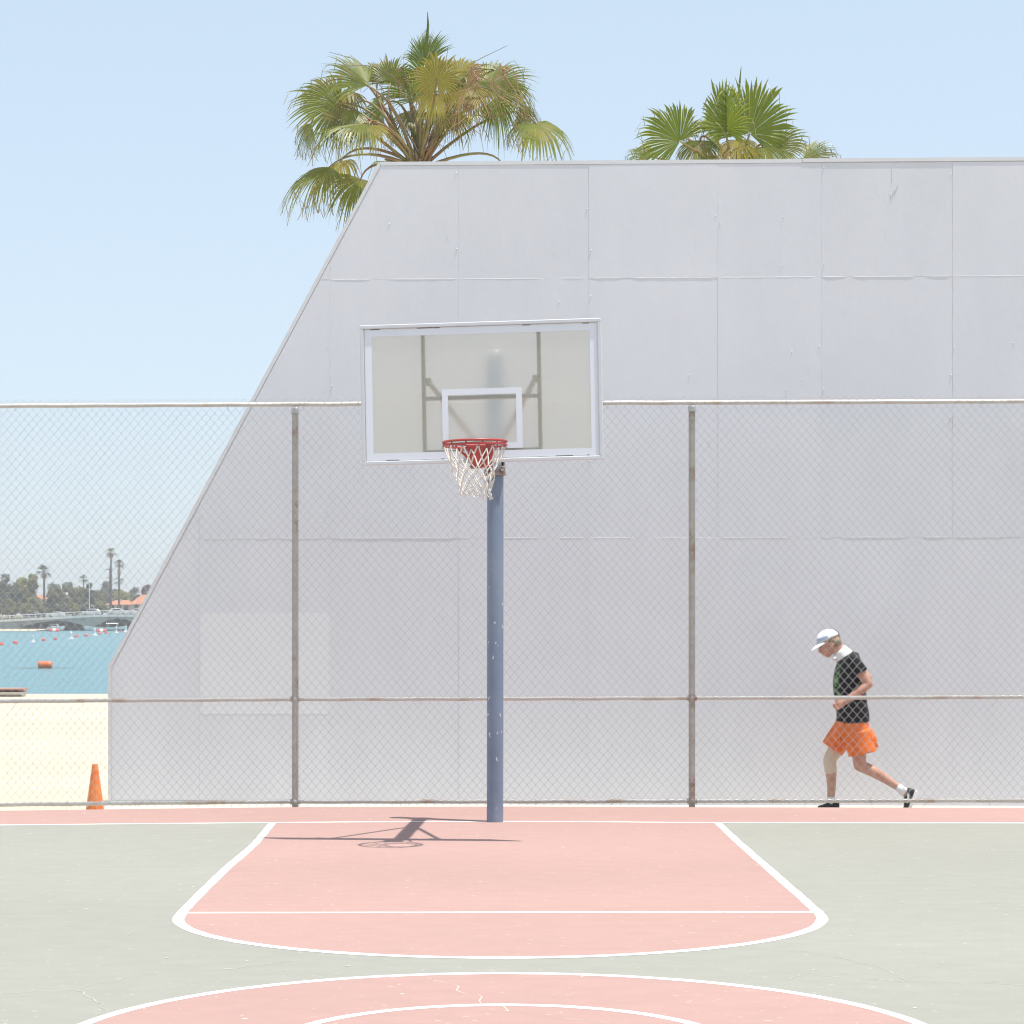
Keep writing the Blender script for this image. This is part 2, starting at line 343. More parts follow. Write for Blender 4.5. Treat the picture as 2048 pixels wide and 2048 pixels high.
def ribbon(name, pts, w, z, mat, jit=0.0, closed=False, seed=1):
    rnd = random.Random(seed); m = MB(); k = len(pts); pts = [Vector(p) for p in pts]
    for i in range(k):
        a = pts[(i - 1) % k] if closed else pts[max(i - 1, 0)]; b = pts[(i + 1) % k] if closed else pts[min(i + 1, k - 1)]
        t = (b - a).normalized(); nn = Vector((-t.y, t.x))
        ww = (w(i / (k - 1)) if callable(w) else w) / 2
        for s in (-1, 1):
            q = pts[i] + nn * s * (ww + rnd.uniform(-jit, jit)); m.v.append((q.x, q.y, z))
    for i in range(k if closed else k - 1):
        j = (i + 1) % k; m.f.append((2 * i, 2 * j, 2 * j + 1, 2 * i + 1)); m.mi.append(0)
    o = m.build(name, mat, court)
    return o
base_pts = smooth_poly([(-9, 18.25), (-4.2, 18.78), (-2.6, 18.95), (-1.0, 19.10), (0.2, 19.13), (1.7, 18.99), (4.2, 18.97), (9, 18.9)])
base_d = dense([tuple(p) for p in base_pts], 0.15)
edge = [Vector(p) for p in court_poly[2:]]
flat('apron_paint', [tuple(p) for p in base_d] + [(x, y - 0.0) for x, y in [(9, 20.48), (4.7, 20.5), (2.0, 20.57), (0, 20.66), (-1.92, 20.6), (-3.2, 20.42), (-4.53, 20.19), (-9, 19.6)]], 0.0009, M['pink'])
left_lane = smooth_poly([(-1.995, 19.02), (-1.955, 17.8), (-1.934, 16.9), (-1.945, 15.7), (-1.934, 14.8), (-1.911, 13.35), (-1.90, 13.1)])
right_lane = smooth_poly([(1.713, 18.99), (1.721, 17.3), (1.739, 15.84), (1.754, 14.62), (1.768, 13.43), (1.768, 13.1)])
cx, ca, cb, cyy = -0.066, 1.834, 1.70, 13.1
arc = [Vector((cx + ca * math.cos(t), cyy - cb * math.sin(t))) for t in [math.pi * i / 60 for i in range(61)]]      # right to left
key_outline = list(right_lane) + arc[1:-1] + list(reversed(left_lane))
flat('key_paint', [tuple(p) for p in key_outline] + [(-1.0, 19.10), (0.2, 19.125)][0:0], 0.0010, M['pink'])
# small wedge between the straight key top and the bowed base line
flat('key_paint', [(-1.99, 19.0), (1.71, 18.98), (1.2, 19.05), (0.2, 19.125), (-1.0, 19.09)], 0.0006, M['pink'])
ribbon('base_line', base_d, 0.055, 0.0018, M['line'], 0.003)
ribbon('lane_line', dense([tuple(p) for p in left_lane]) + [], 0.060, 0.0019, M['line'], 0.003, seed=2)
ribbon('lane_line', dense([tuple(p) for p in right_lane]), 0.060, 0.0019, M['line'], 0.003, seed=3)
ribbon('free_throw_arc', arc, 0.066, 0.0017, M['line'], 0.003, seed=4)
ribbon('free_throw_line', dense([(-1.88, 13.15), (1.75, 13.19)]), 0.05, 0.0020, M['line'], 0.002, seed=5)
ccx, ccy = -0.04, 9.1
circ = lambda r, n=120: [Vector((ccx + r * math.cos(2 * math.pi * i / n), ccy + r * math.sin(2 * math.pi * i / n))) for i in range(n)]
flat('circle_paint', [tuple(p) for p in circ(1.80)], 0.0009, M['pink'])
ribbon('center_circle', circ(1.80), 0.056, 0.0018, M['line'], 0.002, closed=True, seed=6)
ribbon('center_circle', circ(0.905), 0.054, 0.0018, M['line'], 0.002, closed=True, seed=7)
ribbon('half_court_line', dense([(-7.2, 9.1), (7.2, 9.1)]), 0.055, 0.0020, M['line'], 0.002, seed=8)
def crack(pts, w, seed):
    rnd = random.Random(seed); q = []
    P_ = [gp(*p) for p in pts]; P_ = dense(P_, 0.05)
    for p in P_: q.append(p + Vector((rnd.uniform(-.012, .012), rnd.uniform(-.03, .03))))
    ribbon('crack', q, lambda t: w * rnd.uniform(0.15, 1.0), 0.0015, M['crack'], 0.0, seed=seed)
zc = lambda pts, ox, oy, s: [(ox + x / s, oy + y / s) for x, y in pts]
crack(zc([(740, 225), (870, 250), (880, 285), (1000, 315), (1000, 345), (1110, 358), (1130, 375), (1150, 395), (1300, 412), (1420, 430), (1600, 440), (1700, 462)], 600, 1880, 2.76), 0.008, 11)
crack(zc([(0, 1178), (300, 1165), (420, 1162), (560, 1120), (780, 1078), (1000, 1062), (1300, 1040), (1620, 998)], 0, 1560, 2.76), 0.006, 12)
crack(zc([(430, 1165), (500, 1195), (560, 1240), (585, 1290)], 0, 1560, 2.76), 0.007, 13)
crack(zc([(660, 860), (800, 885), (950, 912), (1080, 940), (1170, 965), (1260, 1000), (1325, 1035)], 1300, 1560, 2.583), 0.006, 14)
crack(zc([(700, 1025), (770, 1000), (1000, 1020), (1325, 1040), (1560, 1050), (1932, 1055)], 1300, 1560, 2.583), 0.006, 15)
crack(zc([(0, 760), (120, 752), (430, 742)], 0, 1560, 2.76), 0.006, 16)
crack(zc([(1640, 1048), (1820, 1040)], 1300, 1560, 2.583), 0.010, 17)
crack(zc([(1560, 640), (1760, 632), (1932, 636)], 1300, 1560, 2.583), 0.006, 18)
# chips where the paint has flaked
rnd = random.Random(5); m = MB()
for i in range(110):
    x = rnd.uniform(-4.6, 4.6); y = 20.4 - 10.9 * rnd.random() ** 1.2; r = rnd.uniform(0.003, 0.011) * (1.6 if y > 18 else 1)
    if abs(x) > y * 0.23 or y > 20.0: continue
    a0 = rnd.random() * 6; n = 6
    m.add([(x + 1.5 * r * rnd.uniform(.5, 1.2) * math.cos(a0 + 6.283 * j / n), y + 1.5 * r * rnd.uniform(.5, 1.2) * math.sin(a0 + 6.283 * j / n), 0.0016) for j in range(n)], [tuple(range(n))])
o = m.build('paint_chips', M['crack'], court); o['kind'] = 'stuff'
walk = MB(); walk.prism([(-4.1, 20.3, 0), (9, 20.3, 0), (9, 22.6, 0), (-4.1, 22.9, 0)], (0, 0, -0.4), (0, 0, -0.122))
tag(walk.build('walkway', M['concrete']), 'narrow concrete walkway between fence and grey wall', kind='structure')

# ------------------------------------------------------------------ tall grey wall
WD, WA = 22.4, 0.032
wdir = Vector((1, -WA, 0)).normalized(); wnor = Vector((-WA, -1, 0)).normalized()
def WP(u, z, off=0.0): return Vector((0, WD, 0)) + wdir * u + wnor * off + Vector((0, 0, z))
def wuz(px, py):
    r = (px - 1024.0) / F; X = WD * r / (1 + WA * r); d = WD - WA * X
    return (X * math.sqrt(1 + WA * WA), EYE + (HOR - py) * d / F)
u_l, _ = wuz(217, 1500); _, z_c = wuz(217, 1333); u_t, z_t = wuz(757.5, 325); u_r = 8.2
def ztop(u): return sm(z_t, wuz(2048, 316)[1], (u - u_t) / (wuz(2048, 316)[0] - u_t))
wall = thing('handball_wall', 'tall grey panelled wall with a slanted left edge behind the fence', 'wall', (0, WD, SANDZ))
zb = -0.20
outline = [(u_l, zb), (u_r, zb), (u_r, ztop(u_r)), (u_t, z_t), (u_l, z_c)]
m = MB(); m.prism([WP(u, z) for u, z in outline], -wnor * 0.22, wnor * 0.0); m.build('core', M['wall_trim'], wall)
def clip(poly, a, b):                       # keep the left side of a->b
    out = []; n = len(poly)
    sd = lambda p: (b[0] - a[0]) * (p[1] - a[1]) - (b[1] - a[1]) * (p[0] - a[0])
    for i in range(n):
        p, q = poly[i], poly[(i + 1) % n]; sp, sq = sd(p), sd(q)
        if sp >= 0: out.append(p)
        if sp * sq < 0:
            t = sp / (sp - sq); out.append((p[0] + (q[0] - p[0]) * t, p[1] + (q[1] - p[1]) * t))
    return out
tw = 0.036                                   # width of the edge trim
def inset(pts, k):
    n = len(pts); out = []
    for i in range(n):
        p0, p1, p2 = Vector(pts[i - 1]), Vector(pts[i]), Vector(pts[(i + 1) % n])
        d1 = (p1 - p0).normalized(); d2 = (p2 - p1).normalized()
        n1 = Vector((-d1.y, d1.x)); n2 = Vector((-d2.y, d2.x))
        w1, w2 = k[i - 1], k[i]
        A = Matrix(((n1.x, n1.y), (n2.x, n2.y))); rhs = Vector((n1.dot(p1) + w1, n2.dot(p1) + w2))
        out.append(tuple(A.inverted() @ rhs))
    return out
inner = inset(outline, [0.0, 0.0, tw, tw, tw])     # edges: bottom, right, top, slope, left
gap = 0.0005
zrow = [None, None]
colpx = [399, 660, 917.2, 1177.4, 1435.5, 1642.7, 1905, 2166, 2427, 2690]
ucol = [u_l - .1] + [wuz(x, 1000)[0] for x in colpx]
ucol[-1] = u_r
z_s1 = lambda u: sm(wuz(639, 559.6)[1], wuz(2048, 551.8)[1], (u - wuz(639, 559)[0]) / (wuz(2048, 551)[0] - wuz(639, 559)[0]))
z_s2 = lambda u: wuz(370, 1077)[1] * 1.0 + 0.0006 * (u + 3)
z_s3 = wuz(300, 1600)[1]
rnd = random.Random(21)
rowsz = [(lambda u: zb, lambda u: z_s3 - 0.004), (lambda u: z_s3 + 0.001, lambda u: z_s2(u) - gap), (lambda u: z_s2(u) + gap, lambda u: z_s1(u) - gap), (lambda u: z_s1(u) + gap, lambda u: ztop(u))]
for r, (lo, hi) in enumerate(rowsz):
    for c in range(len(ucol) - 1):
        a, b = ucol[c] + gap, ucol[c + 1] - gap
        poly = [(a, lo(a)), (b, lo(b)), (b, hi(b)), (a, hi(a))]
        for i in range(5): poly = clip(poly, inner[i], inner[(i + 1) % 5]) if poly else poly
        if len(poly) < 3: continue
        area = abs(sum(poly[i - 1][0] * poly[i][1] - poly[i][0] * poly[i - 1][1] for i in range(len(poly)))) / 2
        if area < 0.002: continue
        th = 0.0085 + rnd.uniform(-0.0008, 0.0008) + (0.002 if r == 0 else 0); tl = rnd.uniform(-.0007, .0007); tz = rnd.uniform(-.0005, .0005)
        m = MB(); n = len(poly)
        fr = [WP(u, z, th + tl * (u - a) + tz * (z - 3)) for u, z in poly]; bk = [WP(u, z, 0.001) for u, z in poly]
        m.add(bk + fr, [tuple(range(n, 2 * n))] + [(j, (j + 1) % n, n + (j + 1) % n, n + j) for j in range(n)])
        m.build('panel', M['wall'], wall)
# edge trim: left upright, slanted length, coping in two lengths
def band(name, a, b, c, d, t0, t1, mat=M['wall_trim']):
    m = MB(); m.prism([WP(*p) for p in (a, b, c, d)], wnor * t0, wnor * t1); return m.build(name, mat, wall)
I = inset(outline, [0, 0, tw - .003, tw - .003, tw - .003])
e = 0.004
band('edge_trim', (u_l - e, zb), (I[0][0], zb), I[4], (u_l - e, z_c), -0.23, 0.0118)
band('edge_trim', (u_l - e, z_c + .002), (I[4][0], I[4][1] + .002), (I[3][0], I[3][1]), (u_t, z_t + e), -0.228, 0.0128)
uj = wuz(1605, 320)[0]
zi = lambda u: ztop(u) - tw + .003
band('coping', (u_t + .003, z_t + e), (I[3][0] + .004, zi(I[3][0])), (uj - .002, zi(uj)), (uj - .002, ztop(uj) + e), -0.235, 0.0112)
band('coping', (uj + .002, ztop(uj) + e + .004), (uj + .002, zi(uj) + .006), (u_r, zi(u_r) + .004), (u_r, ztop(u_r) + e + .004), -0.235, 0.0135)
# lumpy caulk along the joints, in broken lengths
def bead(pts, rmin, rmax, seed, brk=0.3):
    rnd = random.Random(seed); m = MB(); run = []
    for p in pts:
        if rnd.random() < brk * 0.15 and len(run) > 2:
            m.tube(run, [0.0012] + [rnd.uniform(rmin, rmax) for _ in run[1:-1]] + [0.0012], 6); run = []
            if rnd.random() < .6: continue
        run.append(p)
    if len(run) > 2: m.tube(run, [0.0012] + [rnd.uniform(rmin, rmax) for _ in run[1:-1]] + [0.0012], 6)
    if m.v: m.build('joint_caulk', M['caulk'], wall, smooth='all')
ins = lambda u, z: all((inner[(i + 1) % 5][0] - inner[i][0]) * (z - inner[i][1]) - (inner[(i + 1) % 5][1] - inner[i][1]) * (u - inner[i][0]) > 0 for i in range(5))
for k, (zf, r1, r2) in enumerate(((z_s1, 0.0022, 0.0036), (z_s2, 0.0024, 0.0036), (lambda u: ztop(u) - tw - 0.002, 0.0018, 0.003))):
    for c in range(len(ucol) - 1):
        us = [ucol[c] + i * 0.06 for i in range(int((ucol[c + 1] - ucol[c]) / 0.06) + 1)]
        pts = [WP(u, zf(u) + random.Random(int(u * 999)).uniform(-.0008, .0008), 0.0075) for u in us if u_l + .1 < u < u_r and ins(u, zf(u) - .004)]
        if len(pts) > 3: bead(pts, r1, r2, 100 + 10 * k + c, 0.5)
for c, u in enumerate(ucol[2:-1]):
    zs = [z_s2(u) + i * 0.08 for i in range(60)]
    pts = [WP(u + random.Random(int(z * 777)).uniform(-.001, .001), z, 0.0055) for z in zs if ins(u, z)]
    if len(pts) > 3: bead(pts, 0.0010, 0.0020, 300 + c, 2.2)
m = MB(); rnd = random.Random(8)
spots = []
for c, u in enumerate(ucol[1:-1]):
    for z in [z_s2(u) + 0.3 + k * 0.41 for k in range(12)]:
        for s in (-1, 1):
            if rnd.random() < 0.4: spots.append((u + s * 0.018 + rnd.uniform(-.006, .006), z + rnd.uniform(-.1, .1)))
    um = u + 0.61
    for z in [z_s2(u) + 0.2 + k * 0.41 for k in range(12)]:
        if rnd.random() < 0.33: spots.append((um + rnd.uniform(-.03, .03), z + rnd.uniform(-.12, .12)))
for i in range(70): spots.append((rnd.uniform(u_l, u_r), rnd.uniform(0.1, 6)))
for u, z in spots:
    if ins(u, z): r = rnd.uniform(0.003, 0.0075); m.ball(WP(u, z, 0.0105), (r, r, r * rnd.uniform(.8, 1.4)), 6, 4)
o = m.build('nail_heads', M['caulk'], wall, smooth='all'); o['kind'] = 'stuff'
# repainted rectangle and a scuff
p0, p1 = wuz(401, 1428), wuz(659, 1226)
m = MB(); m.prism([WP(p0[0], p0[1]), WP(p1[0], p0[1]), WP(p1[0], p1[1]), WP(p0[0], p1[1])], wnor * 0.006, wnor * 0.0096); m.build('repainted_patch', M['wall_patch'], wall)
m = MB()
for (a, b) in (((1782, 392), (1797, 366)), ((1784, 398), (1788, 380)), ((1780, 386), (1783, 396)), ((1784, 334), (1783.5, 365)), ((1790, 384), (1796, 371))):
    ua, za = wuz(*a); ub, zb_ = wuz(*b); m.tube([WP(ua, za, 0.0105), WP((ua + ub) / 2 + .003, (za + zb_) / 2, 0.0105), WP(ub, zb_, 0.0105)], 0.0022, 5)
m.build('scrape', M['caulk'], wall)

# ------------------------------------------------------------------ chain-link fence
FD = 20.72
fence = thing('chain_link_fence', 'tall rusty chain-link fence between the court and the grey wall', 'fence', (0, FD, SANDZ))
PX = [-9.180, -5.575, -1.970, 1.635, 5.240, 8.845]
def lin(pts, x):
    for (a, va), (b, vb) in zip(pts[:-1], pts[1:]):
        if x <= b or (b, vb) == pts[-1]: return va + (vb - va) * (x - a) / (b - a)
zf_top = lambda x: lin([(-4.65, 3.635), (-1.97, 3.65), (1.635, 3.666), (4.65, 3.678)], x)
zf_mid = lambda x: lin([(-4.65, 0.952), (-1.97, 0.970), (0.5, 0.976), (4.65, 0.990)], x)
zf_bot = lambda x: lin([(-4.65, 0.012), (-1.97, 0.040), (0.5, 0.044), (4.65, 0.050)], x)
rnd = random.Random(3)
for i, x in enumerate(PX):
    m = MB(); m.tube([V(x, FD, -0.35), V(x, FD, zf_top(x) - 0.045)], 0.030, 16); po = m.build('post', M['post'], fence, smooth=True)
    m = MB(); m.lathe((x, FD, zf_top(x) - 0.085), [(0.031, 0), (0.0365, 0.004), (0.0365, 0.045), (0.029, 0.058), (0.012, 0.066)], 16); m.build('post_cap', M['galv'], po, smooth=True)
    for z in [0.2 + 0.42 * k for k in range(9)] + [zf_mid(x) + .01]:
        m = MB(); cz = z + rnd.uniform(-.05, .05)
        ring = [V(x + 0.034 * math.cos(t), FD + 0.034 * math.sin(t), cz + 0.004 * math.sin(t * 2)) for t in [2 * math.pi * j / 12 for j in range(13)]]
        m.tube(ring, 0.0022, 5); m.tube([V(x + .034, FD - .02, cz), V(x + .048, FD - .03, cz + .012), V(x + .052, FD - .036, cz + .002)], 0.002, 5); m.build('tie_wire', M['galv'], po)
for name, zf, r in (('top_rail', zf_top, 0.0205), ('middle_rail', zf_mid, 0.0185), ('bottom_rail', zf_bot, 0.0185)):
    for i in range(len(PX) - 1):
        a, b = PX[i], PX[i + 1]; e = 0.0 if name == 'top_rail' else 0.03
        yy = FD - (0.0 if name == 'top_rail' else 0.0)
        pts = [V(a + e + (b - a - 2 * e) * t / 12, yy, zf(a + (b - a) * t / 12) + 0.004 * math.sin(3.1 * t + i) * 0.5) for t in range(13)]
        m = MB(); m.tube(pts, r, 14); m.build(name, M['rail'], fence, smooth=True)
    if name != 'top_rail':
        for x in PX:
            m = MB(); m.tube([V(x - 0.045, FD, zf(x)), V(x - 0.03, FD, zf(x)), V(x + 0.03, FD, zf(x)), V(x + 0.045, FD, zf(x))], 0.024, 12); m.box((x, FD - .034, zf(x)), (.03, .014, .03), chamfer=.003); m.build('rail_clamp', M['post'], fence, smooth=True)
# woven wire: flat helices hooked into one another
A_, VP = 0.0385, 0.0891
wy = FD - 0.036
for bi in range(len(PX) - 1):
    x0, x1 = PX[bi], PX[bi + 1]; n = int(round((x1 - x0) / A_)); A = (x1 - x0) / n; rnd = random.Random(40 + bi); m = MB()
    for i in range(n):
        xa = x0 + i * A; zt0 = zf_top(xa) + 0.052; zbm = zf_bot(xa) - 0.035
        rows_ = int(round((zt0 - zbm) / (VP / 2))); pts = []
        ph = i % 2
        for k in range(rows_ + 1):
            side = (k + ph) % 2; z = zt0 - k * VP / 2
            wob = 0.004 * mnoise.noise(Vector((xa * 1.3, z * 1.1, 7.0))); wz = 0.005 * mnoise.noise(Vector((xa * 0.9, z * 0.8, 3.0)))
            bow = 0.012 * mnoise.noise(Vector((xa * 0.6, z * 0.5, 11.0)))
            ox = 0.0026 if side else -0.0026
            x = xa + side * A + ox + wob; fr = -0.0024; bk = 0.0024
            # falling runs lie in front, rising runs behind
            d = 0.10
            up_y, dn_y = (bk, fr) if side else (fr, bk)
            pts.append(V(x - (1 if side else -1) * A * d, wy + up_y + bow, z + wz + VP / 2 * d) if k else V(x, wy + up_y + bow, z + wz))
            pts.append(V(x - (1 if side else -1) * A * d, wy + dn_y + bow, z + wz - VP / 2 * d))
        m.tube(pts, 0.00185, 5, cap=False)
    o = m.build('wire_mesh', M['galv'], fence, smooth='all', recalc=False); o['kind'] = 'stuff'
# twisted wire ties along the rails
m = MB(); rnd = random.Random(77)
for zf in (zf_top, zf_mid, zf_bot):
    x = -9.0
    while x < 8.7:
        z = zf(x); a = rnd.uniform(-.012, .012)
        m.tube([V(x + a * math.sin(t), FD + 0.028 * math.cos(t) - .004, z + 0.025 * math.sin(t)) for t in [k * math.pi / 5 for k in range(11)]], 0.002, 5)
        m.tube([V(x, wy - .004, z), V(x + a, wy - .008, z - .03), V(x + a * 3, wy - .003, z - .05 - rnd.random() * .03)], 0.0018, 5)
        x += rnd.uniform(0.45, 0.75)
o = m.build('wire_ties', M['galv'], fence); o['kind'] = 'stuff'

# ------------------------------------------------------------------ basketball hoop
PD = 19.1; pxm = (990 - 1024) / F * PD
hoop = thing('basketball_hoop', 'basketball hoop with clear backboard on a blue-grey steel pole', 'basketball hoop', (pxm, PD, 0))
HT = 3.93
m = MB(); m.tube([V(pxm, PD, -0.05), V(pxm, PD, 0.02), V(pxm + .002, PD, 1.5), V(pxm + .003, PD, HT - .01), V(pxm + .003, PD, HT)], [0.0695, 0.0695, 0.069, 0.069, 0.066], 32)
m.build('pole', M['pole'], hoop, smooth=True)
m = MB(); m.lathe((pxm + .003, PD, HT), [(0.072, -0.03), (0.074, 0.0), (0.06, 0.018), (0.02, 0.026)], 24); m.build('pole_cap', M['alu'], hoop, smooth=True)
BC = V(-0.232, 17.22, 3.41); BW, BH = 1.83, 1.062
yaw, roll, pit = math.radians(-5.0), math.radians(-1.15), math.radians(-0.8)
BR = Matrix.Rotation(yaw, 3, 'Z') @ Matrix.Rotation(roll, 3, 'Y') @ Matrix.Rotation(pit, 3, 'X')
def B(x, y, z): return BC + BR @ Vector((x, y, z))       # y>0 is behind the board
board = None
fw = 0.028
m = MB()
for s in (-1, 1):
    m.box(B(0, 0, s * (BH / 2 - fw / 2)), (BW, 0.045, fw), BR, chamfer=.004)
    m.box(B(s * (BW / 2 - fw / 2), 0, 0), (fw, 0.0446, BH - 2 * fw), BR, chamfer=.004)
board = m.build('backboard', M['alu'], hoop, smooth=False)
m = MB(); m.box(B(0, 0.0, 0), (BW - 2 * fw + .01, 0.010, BH - 2 * fw + .01), BR); m.build('clear_panel', M['glass'], board)
wb_ = 0.054; iw, ih = BW - 2 * fw, BH - 2 * fw
m = MB()
for s in (-1, 1):
    m.box(B(0, -0.0075, s * (ih / 2 - wb_ / 2 - .006)), (iw - .012, 0.003, wb_), BR)
    m.box(B(s * (iw / 2 - wb_ / 2 - .006), -0.0075, 0), (wb_, 0.003, ih - 2 * wb_ - .012), BR)
m.build('white_border', M['boardwhite'], board)
tz = -0.5 * BH + 0.083 + 0.457 / 2 + 0.02; tx = 0.005
m = MB()
for s in (-1, 1):
    m.box(B(tx, -0.0075, tz + s * (0.457 / 2 - 0.023)), (0.607, 0.003, 0.046), BR)
    m.box(B(tx + s * (0.607 / 2 - 0.023), -0.0075, tz), (0.046, 0.003, 0.457 - 0.092), BR)
m.build('target_square', M['boardwhite'], board)
rnd = random.Random(2)
for (x, z, l) in ((-0.80, .497, .07), (-0.42, .498, .12), (-.33, .497, .05), (0.35, .497, .06), (.80, .497, .05), (-.68, -.497, .1), (-.30, -.497, .03), (.62, -.497, .13), (.80, -.496, .02)):
    m = MB(); m.box(B(x, -0.0085, z), (l, 0.004, 0.005), BR); m.build('gasket_gap', M['gap'], board)
# steel back frame
for x in (-0.44, 0.44):
    m = MB(); m.box(B(x, 0.033, 0), (0.031, 0.04, BH - 0.06), BR, chamfer=.004); m.build('back_strut', M['strut'], board)
for z in (0.0 - 0.035, -0.44):
    m = MB(); m.box(B(0, 0.033, z), (0.849, 0.036, 0.03), BR, chamfer=.003); m.build('back_strut', M['strut'], board)
for s in (-1, 1):
    for z in (0.11,):
        m = MB(); m.ball(B(s * .44, 0.010, z), .006, 8, 5); m.build('bolt', M['gap'], board)
    m = MB(); m.box(B(s * .41, 0.06, 0.095), (.05, .05, .06), BR, chamfer=.006); m.build('brace_lug', M['strut'], board)
# arm and braces
AZ = 2.985
arm_a, arm_b = V(pxm, PD + .10, AZ), B(0.0, 0.06, -0.36); arm_b.z = AZ - .0
m = MB(); m.tube([arm_a, V(pxm, PD, AZ), arm_b.lerp(arm_a, .5), arm_b], 0.060, 24); m.build('arm', M['pole'], hoop, smooth=True)
m = MB(); m.box(B(0.0, 0.062, -0.42), (0.15, 0.014, 0.15), BR, chamfer=.004); m.build('mounting_plate', M['strut'], hoop)
mid = V(arm_b.x * .45 + arm_a.x * .55, 18.25, AZ + .05)
for s in (-1, 1):
    a = B(s * .40, 0.075, 0.09); m = MB(); m.tube([a, mid + V(s * .05, 0, 0)], 0.021, 12); m.build('brace', M['brace'], hoop, smooth=True)
# clamp collar on the pole
m = MB()
for z in (AZ - 0.07, AZ + 0.07):
    m.lathe((pxm, PD, z), [(0.0705, -.012), (0.094, -.012), (0.094, .012), (0.0705, .012)], 24)
for s in (-1, 1):
    m.box((pxm + s * 0.078, PD, AZ), (0.014, 0.15, 0.165), chamfer=.003)
m.build('clamp', M['rustplate'], hoop, smooth=True)
for s in (-1, 1):
    m = MB(); m.lathe((pxm + s * .062, PD - .094, AZ - .045), [(0.0, -.012), (.011, -.012), (.011, .006), (.016, .006), (.016, .016), (0, .016)], 10, axis='y'); m.build('bolt', M['bolt'], hoop, smooth=True)
m = MB(); m.box((pxm + .0, PD - .083, AZ - .048), (0.176, 0.016, 0.075), chamfer=.004); m.build('clamp', M['rustplate'], hoop)
# rim
RC = B(-0.018, -0.375, -0.415); RC.z = 3.005; RR = 0.2345
rim = None
def ringpts(c, r, n=48, tilt=0.0): return [c + V(r * math.cos(2 * math.pi * i / n), r * math.sin(2 * math.pi * i / n), tilt * r * math.cos(2 * math.pi * i / n)) for i in range(n)]
def torus(m, c, r, t, n=48, k=8, tilt=0.0):
    rings = []
    for i in range(n):
        a = 2 * math.pi * i / n; cc = c + V(r * math.cos(a), r * math.sin(a), tilt * r * math.cos(a)); e1 = V(math.cos(a), math.sin(a), 0)
        rings.append([cc + e1 * t * math.cos(2 * math.pi * j / k) + V(0, 0, t * math.sin(2 * math.pi * j / k)) for j in range(k)])
    vs = [p for r_ in rings for p in r_]
    m.add(vs, [(i * k + j, i * k + (j + 1) % k, ((i + 1) % n) * k + (j + 1) % k, ((i + 1) % n) * k + j) for i in range(n) for j in range(k)])
TL = 0.02
m = MB(); torus(m, RC, RR, 0.0095, tilt=TL); torus(m, RC + V(0, 0, -0.026), RR - .001, 0.0085, tilt=TL)
for i in range(12):
    a = 2 * math.pi * (i + .5) / 12; q = RC + V(RR * math.cos(a), RR * math.sin(a), TL * RR * math.cos(a)); m.tube([q, q - V(0, 0, .026)], .006, 6)
rim = m.build('rim', M['rim'], hoop, smooth='all')
# bracket behind the rim
m = MB()
by = B(0, -.012, -.42)
m.box(V(RC.x + .005, (RC.y + RR + by.y) / 2 + .004, RC.z - .012), (0.15, by.y - RC.y - RR + .06, .022), chamfer=.004)
m.box(B(-.01, -.016, -.475), (0.17, 0.02, 0.19), BR, chamfer=.005)
for s in (-1, 1):
    m.tube([RC + V(s * RR * .62, RR * .78, -.02), B(s * .06 - .01, -.02, -.53)], .010, 8)
m.prism([V(RC.x - .06, RC.y + RR * .93, RC.z - .022), V(RC.x + .065, RC.y + RR * .93, RC.z - .022), V(RC.x + .045, by.y - .01, RC.z - .17), V(RC.x - .035, by.y - .01, RC.z - .17)], (0, 0, -.004), (0, 0.0, .004))
m.build('rim_bracket', M['rim'], hoop)
for i in range(12):
    a = 2 * math.pi * (i + .25) / 12; q = RC + V((RR) * math.cos(a), (RR) * math.sin(a), -.036 + TL * RR * math.cos(a))
    m = MB(); m.tube([q + V(0, 0, .012), q + V(.006, 0, -.004), q + V(.0, 0, -.014), q + V(-.007, 0, -.004)], .003, 5); m.build('net_hook', M['rim'], rim)
# net
def net():
    rnd = random.Random(9); NN = 12; m = MB()
    levels = [(-0.035, 0.226), (-0.165, 0.176), (-0.215, 0.150), (-0.265, 0.132), (-0.315, 0.122), (-0.360, 0.116), (-0.400, 0.122)]
    node = {}
    for k, (dz, r) in enumerate(levels):
        for i in range(NN):
            a = 2 * math.pi * (i + .25 + (0.5 if k % 2 else 0)) / NN; t = -dz / 0.4
            rr = r * (1 + (rnd.uniform(-.09, .09) if k else 0)); ox = -0.012 * t + 0.02 * t * t
            sag = (0.035 * max(0, -math.cos(a)) * t if k > 3 else 0) + (-0.03 * t * max(0, math.cos(a - .4)) if k > 2 else 0)
            node[k, i] = RC + V(rr * math.cos(a) + ox, rr * math.sin(a), dz + sag * 0.6 + TL * RR * math.cos(a) * (1 - t) + (rnd.uniform(-.007, .007) if k else 0))
    for k in range(len(levels) - 1):
        for i in range(NN):
            a = node[k, i]
            for s in (0, -1):
                j = (i + s) % NN if k % 2 == 0 else (i + s + 1) % NN
                b = node[k + 1, j]; md = a.lerp(b, .5) + V(rnd.uniform(-.006, .006), rnd.uniform(-.006, .006), rnd.uniform(-.004, .004))
                c = RC.copy(); c.z = md.z; outw = (md - c).normalized()
                md += outw * (0.012 if k == 0 else .003)
                r = 0.0052 if k == 0 else 0.0044
                m.tube(smooth_poly([a, md, b], 2), r, 6)
    for k in range(1, len(levels)):
        for i in range(NN): m.ball(node[k, i], 0.0075 if k < len(levels) - 1 else 0.009, 7, 5)
    # a loose cord end at the left
    q = node[2, 6]; m.tube(smooth_poly([q + V(-.03, -.02, .06), q + V(-.035, -.02, 0), q + V(-.03, -.02, -.05), q + V(-.034, -.02, -.075)], 2), .0022, 5)
    return m
net().build('net', M['net'], rim, smooth='all')

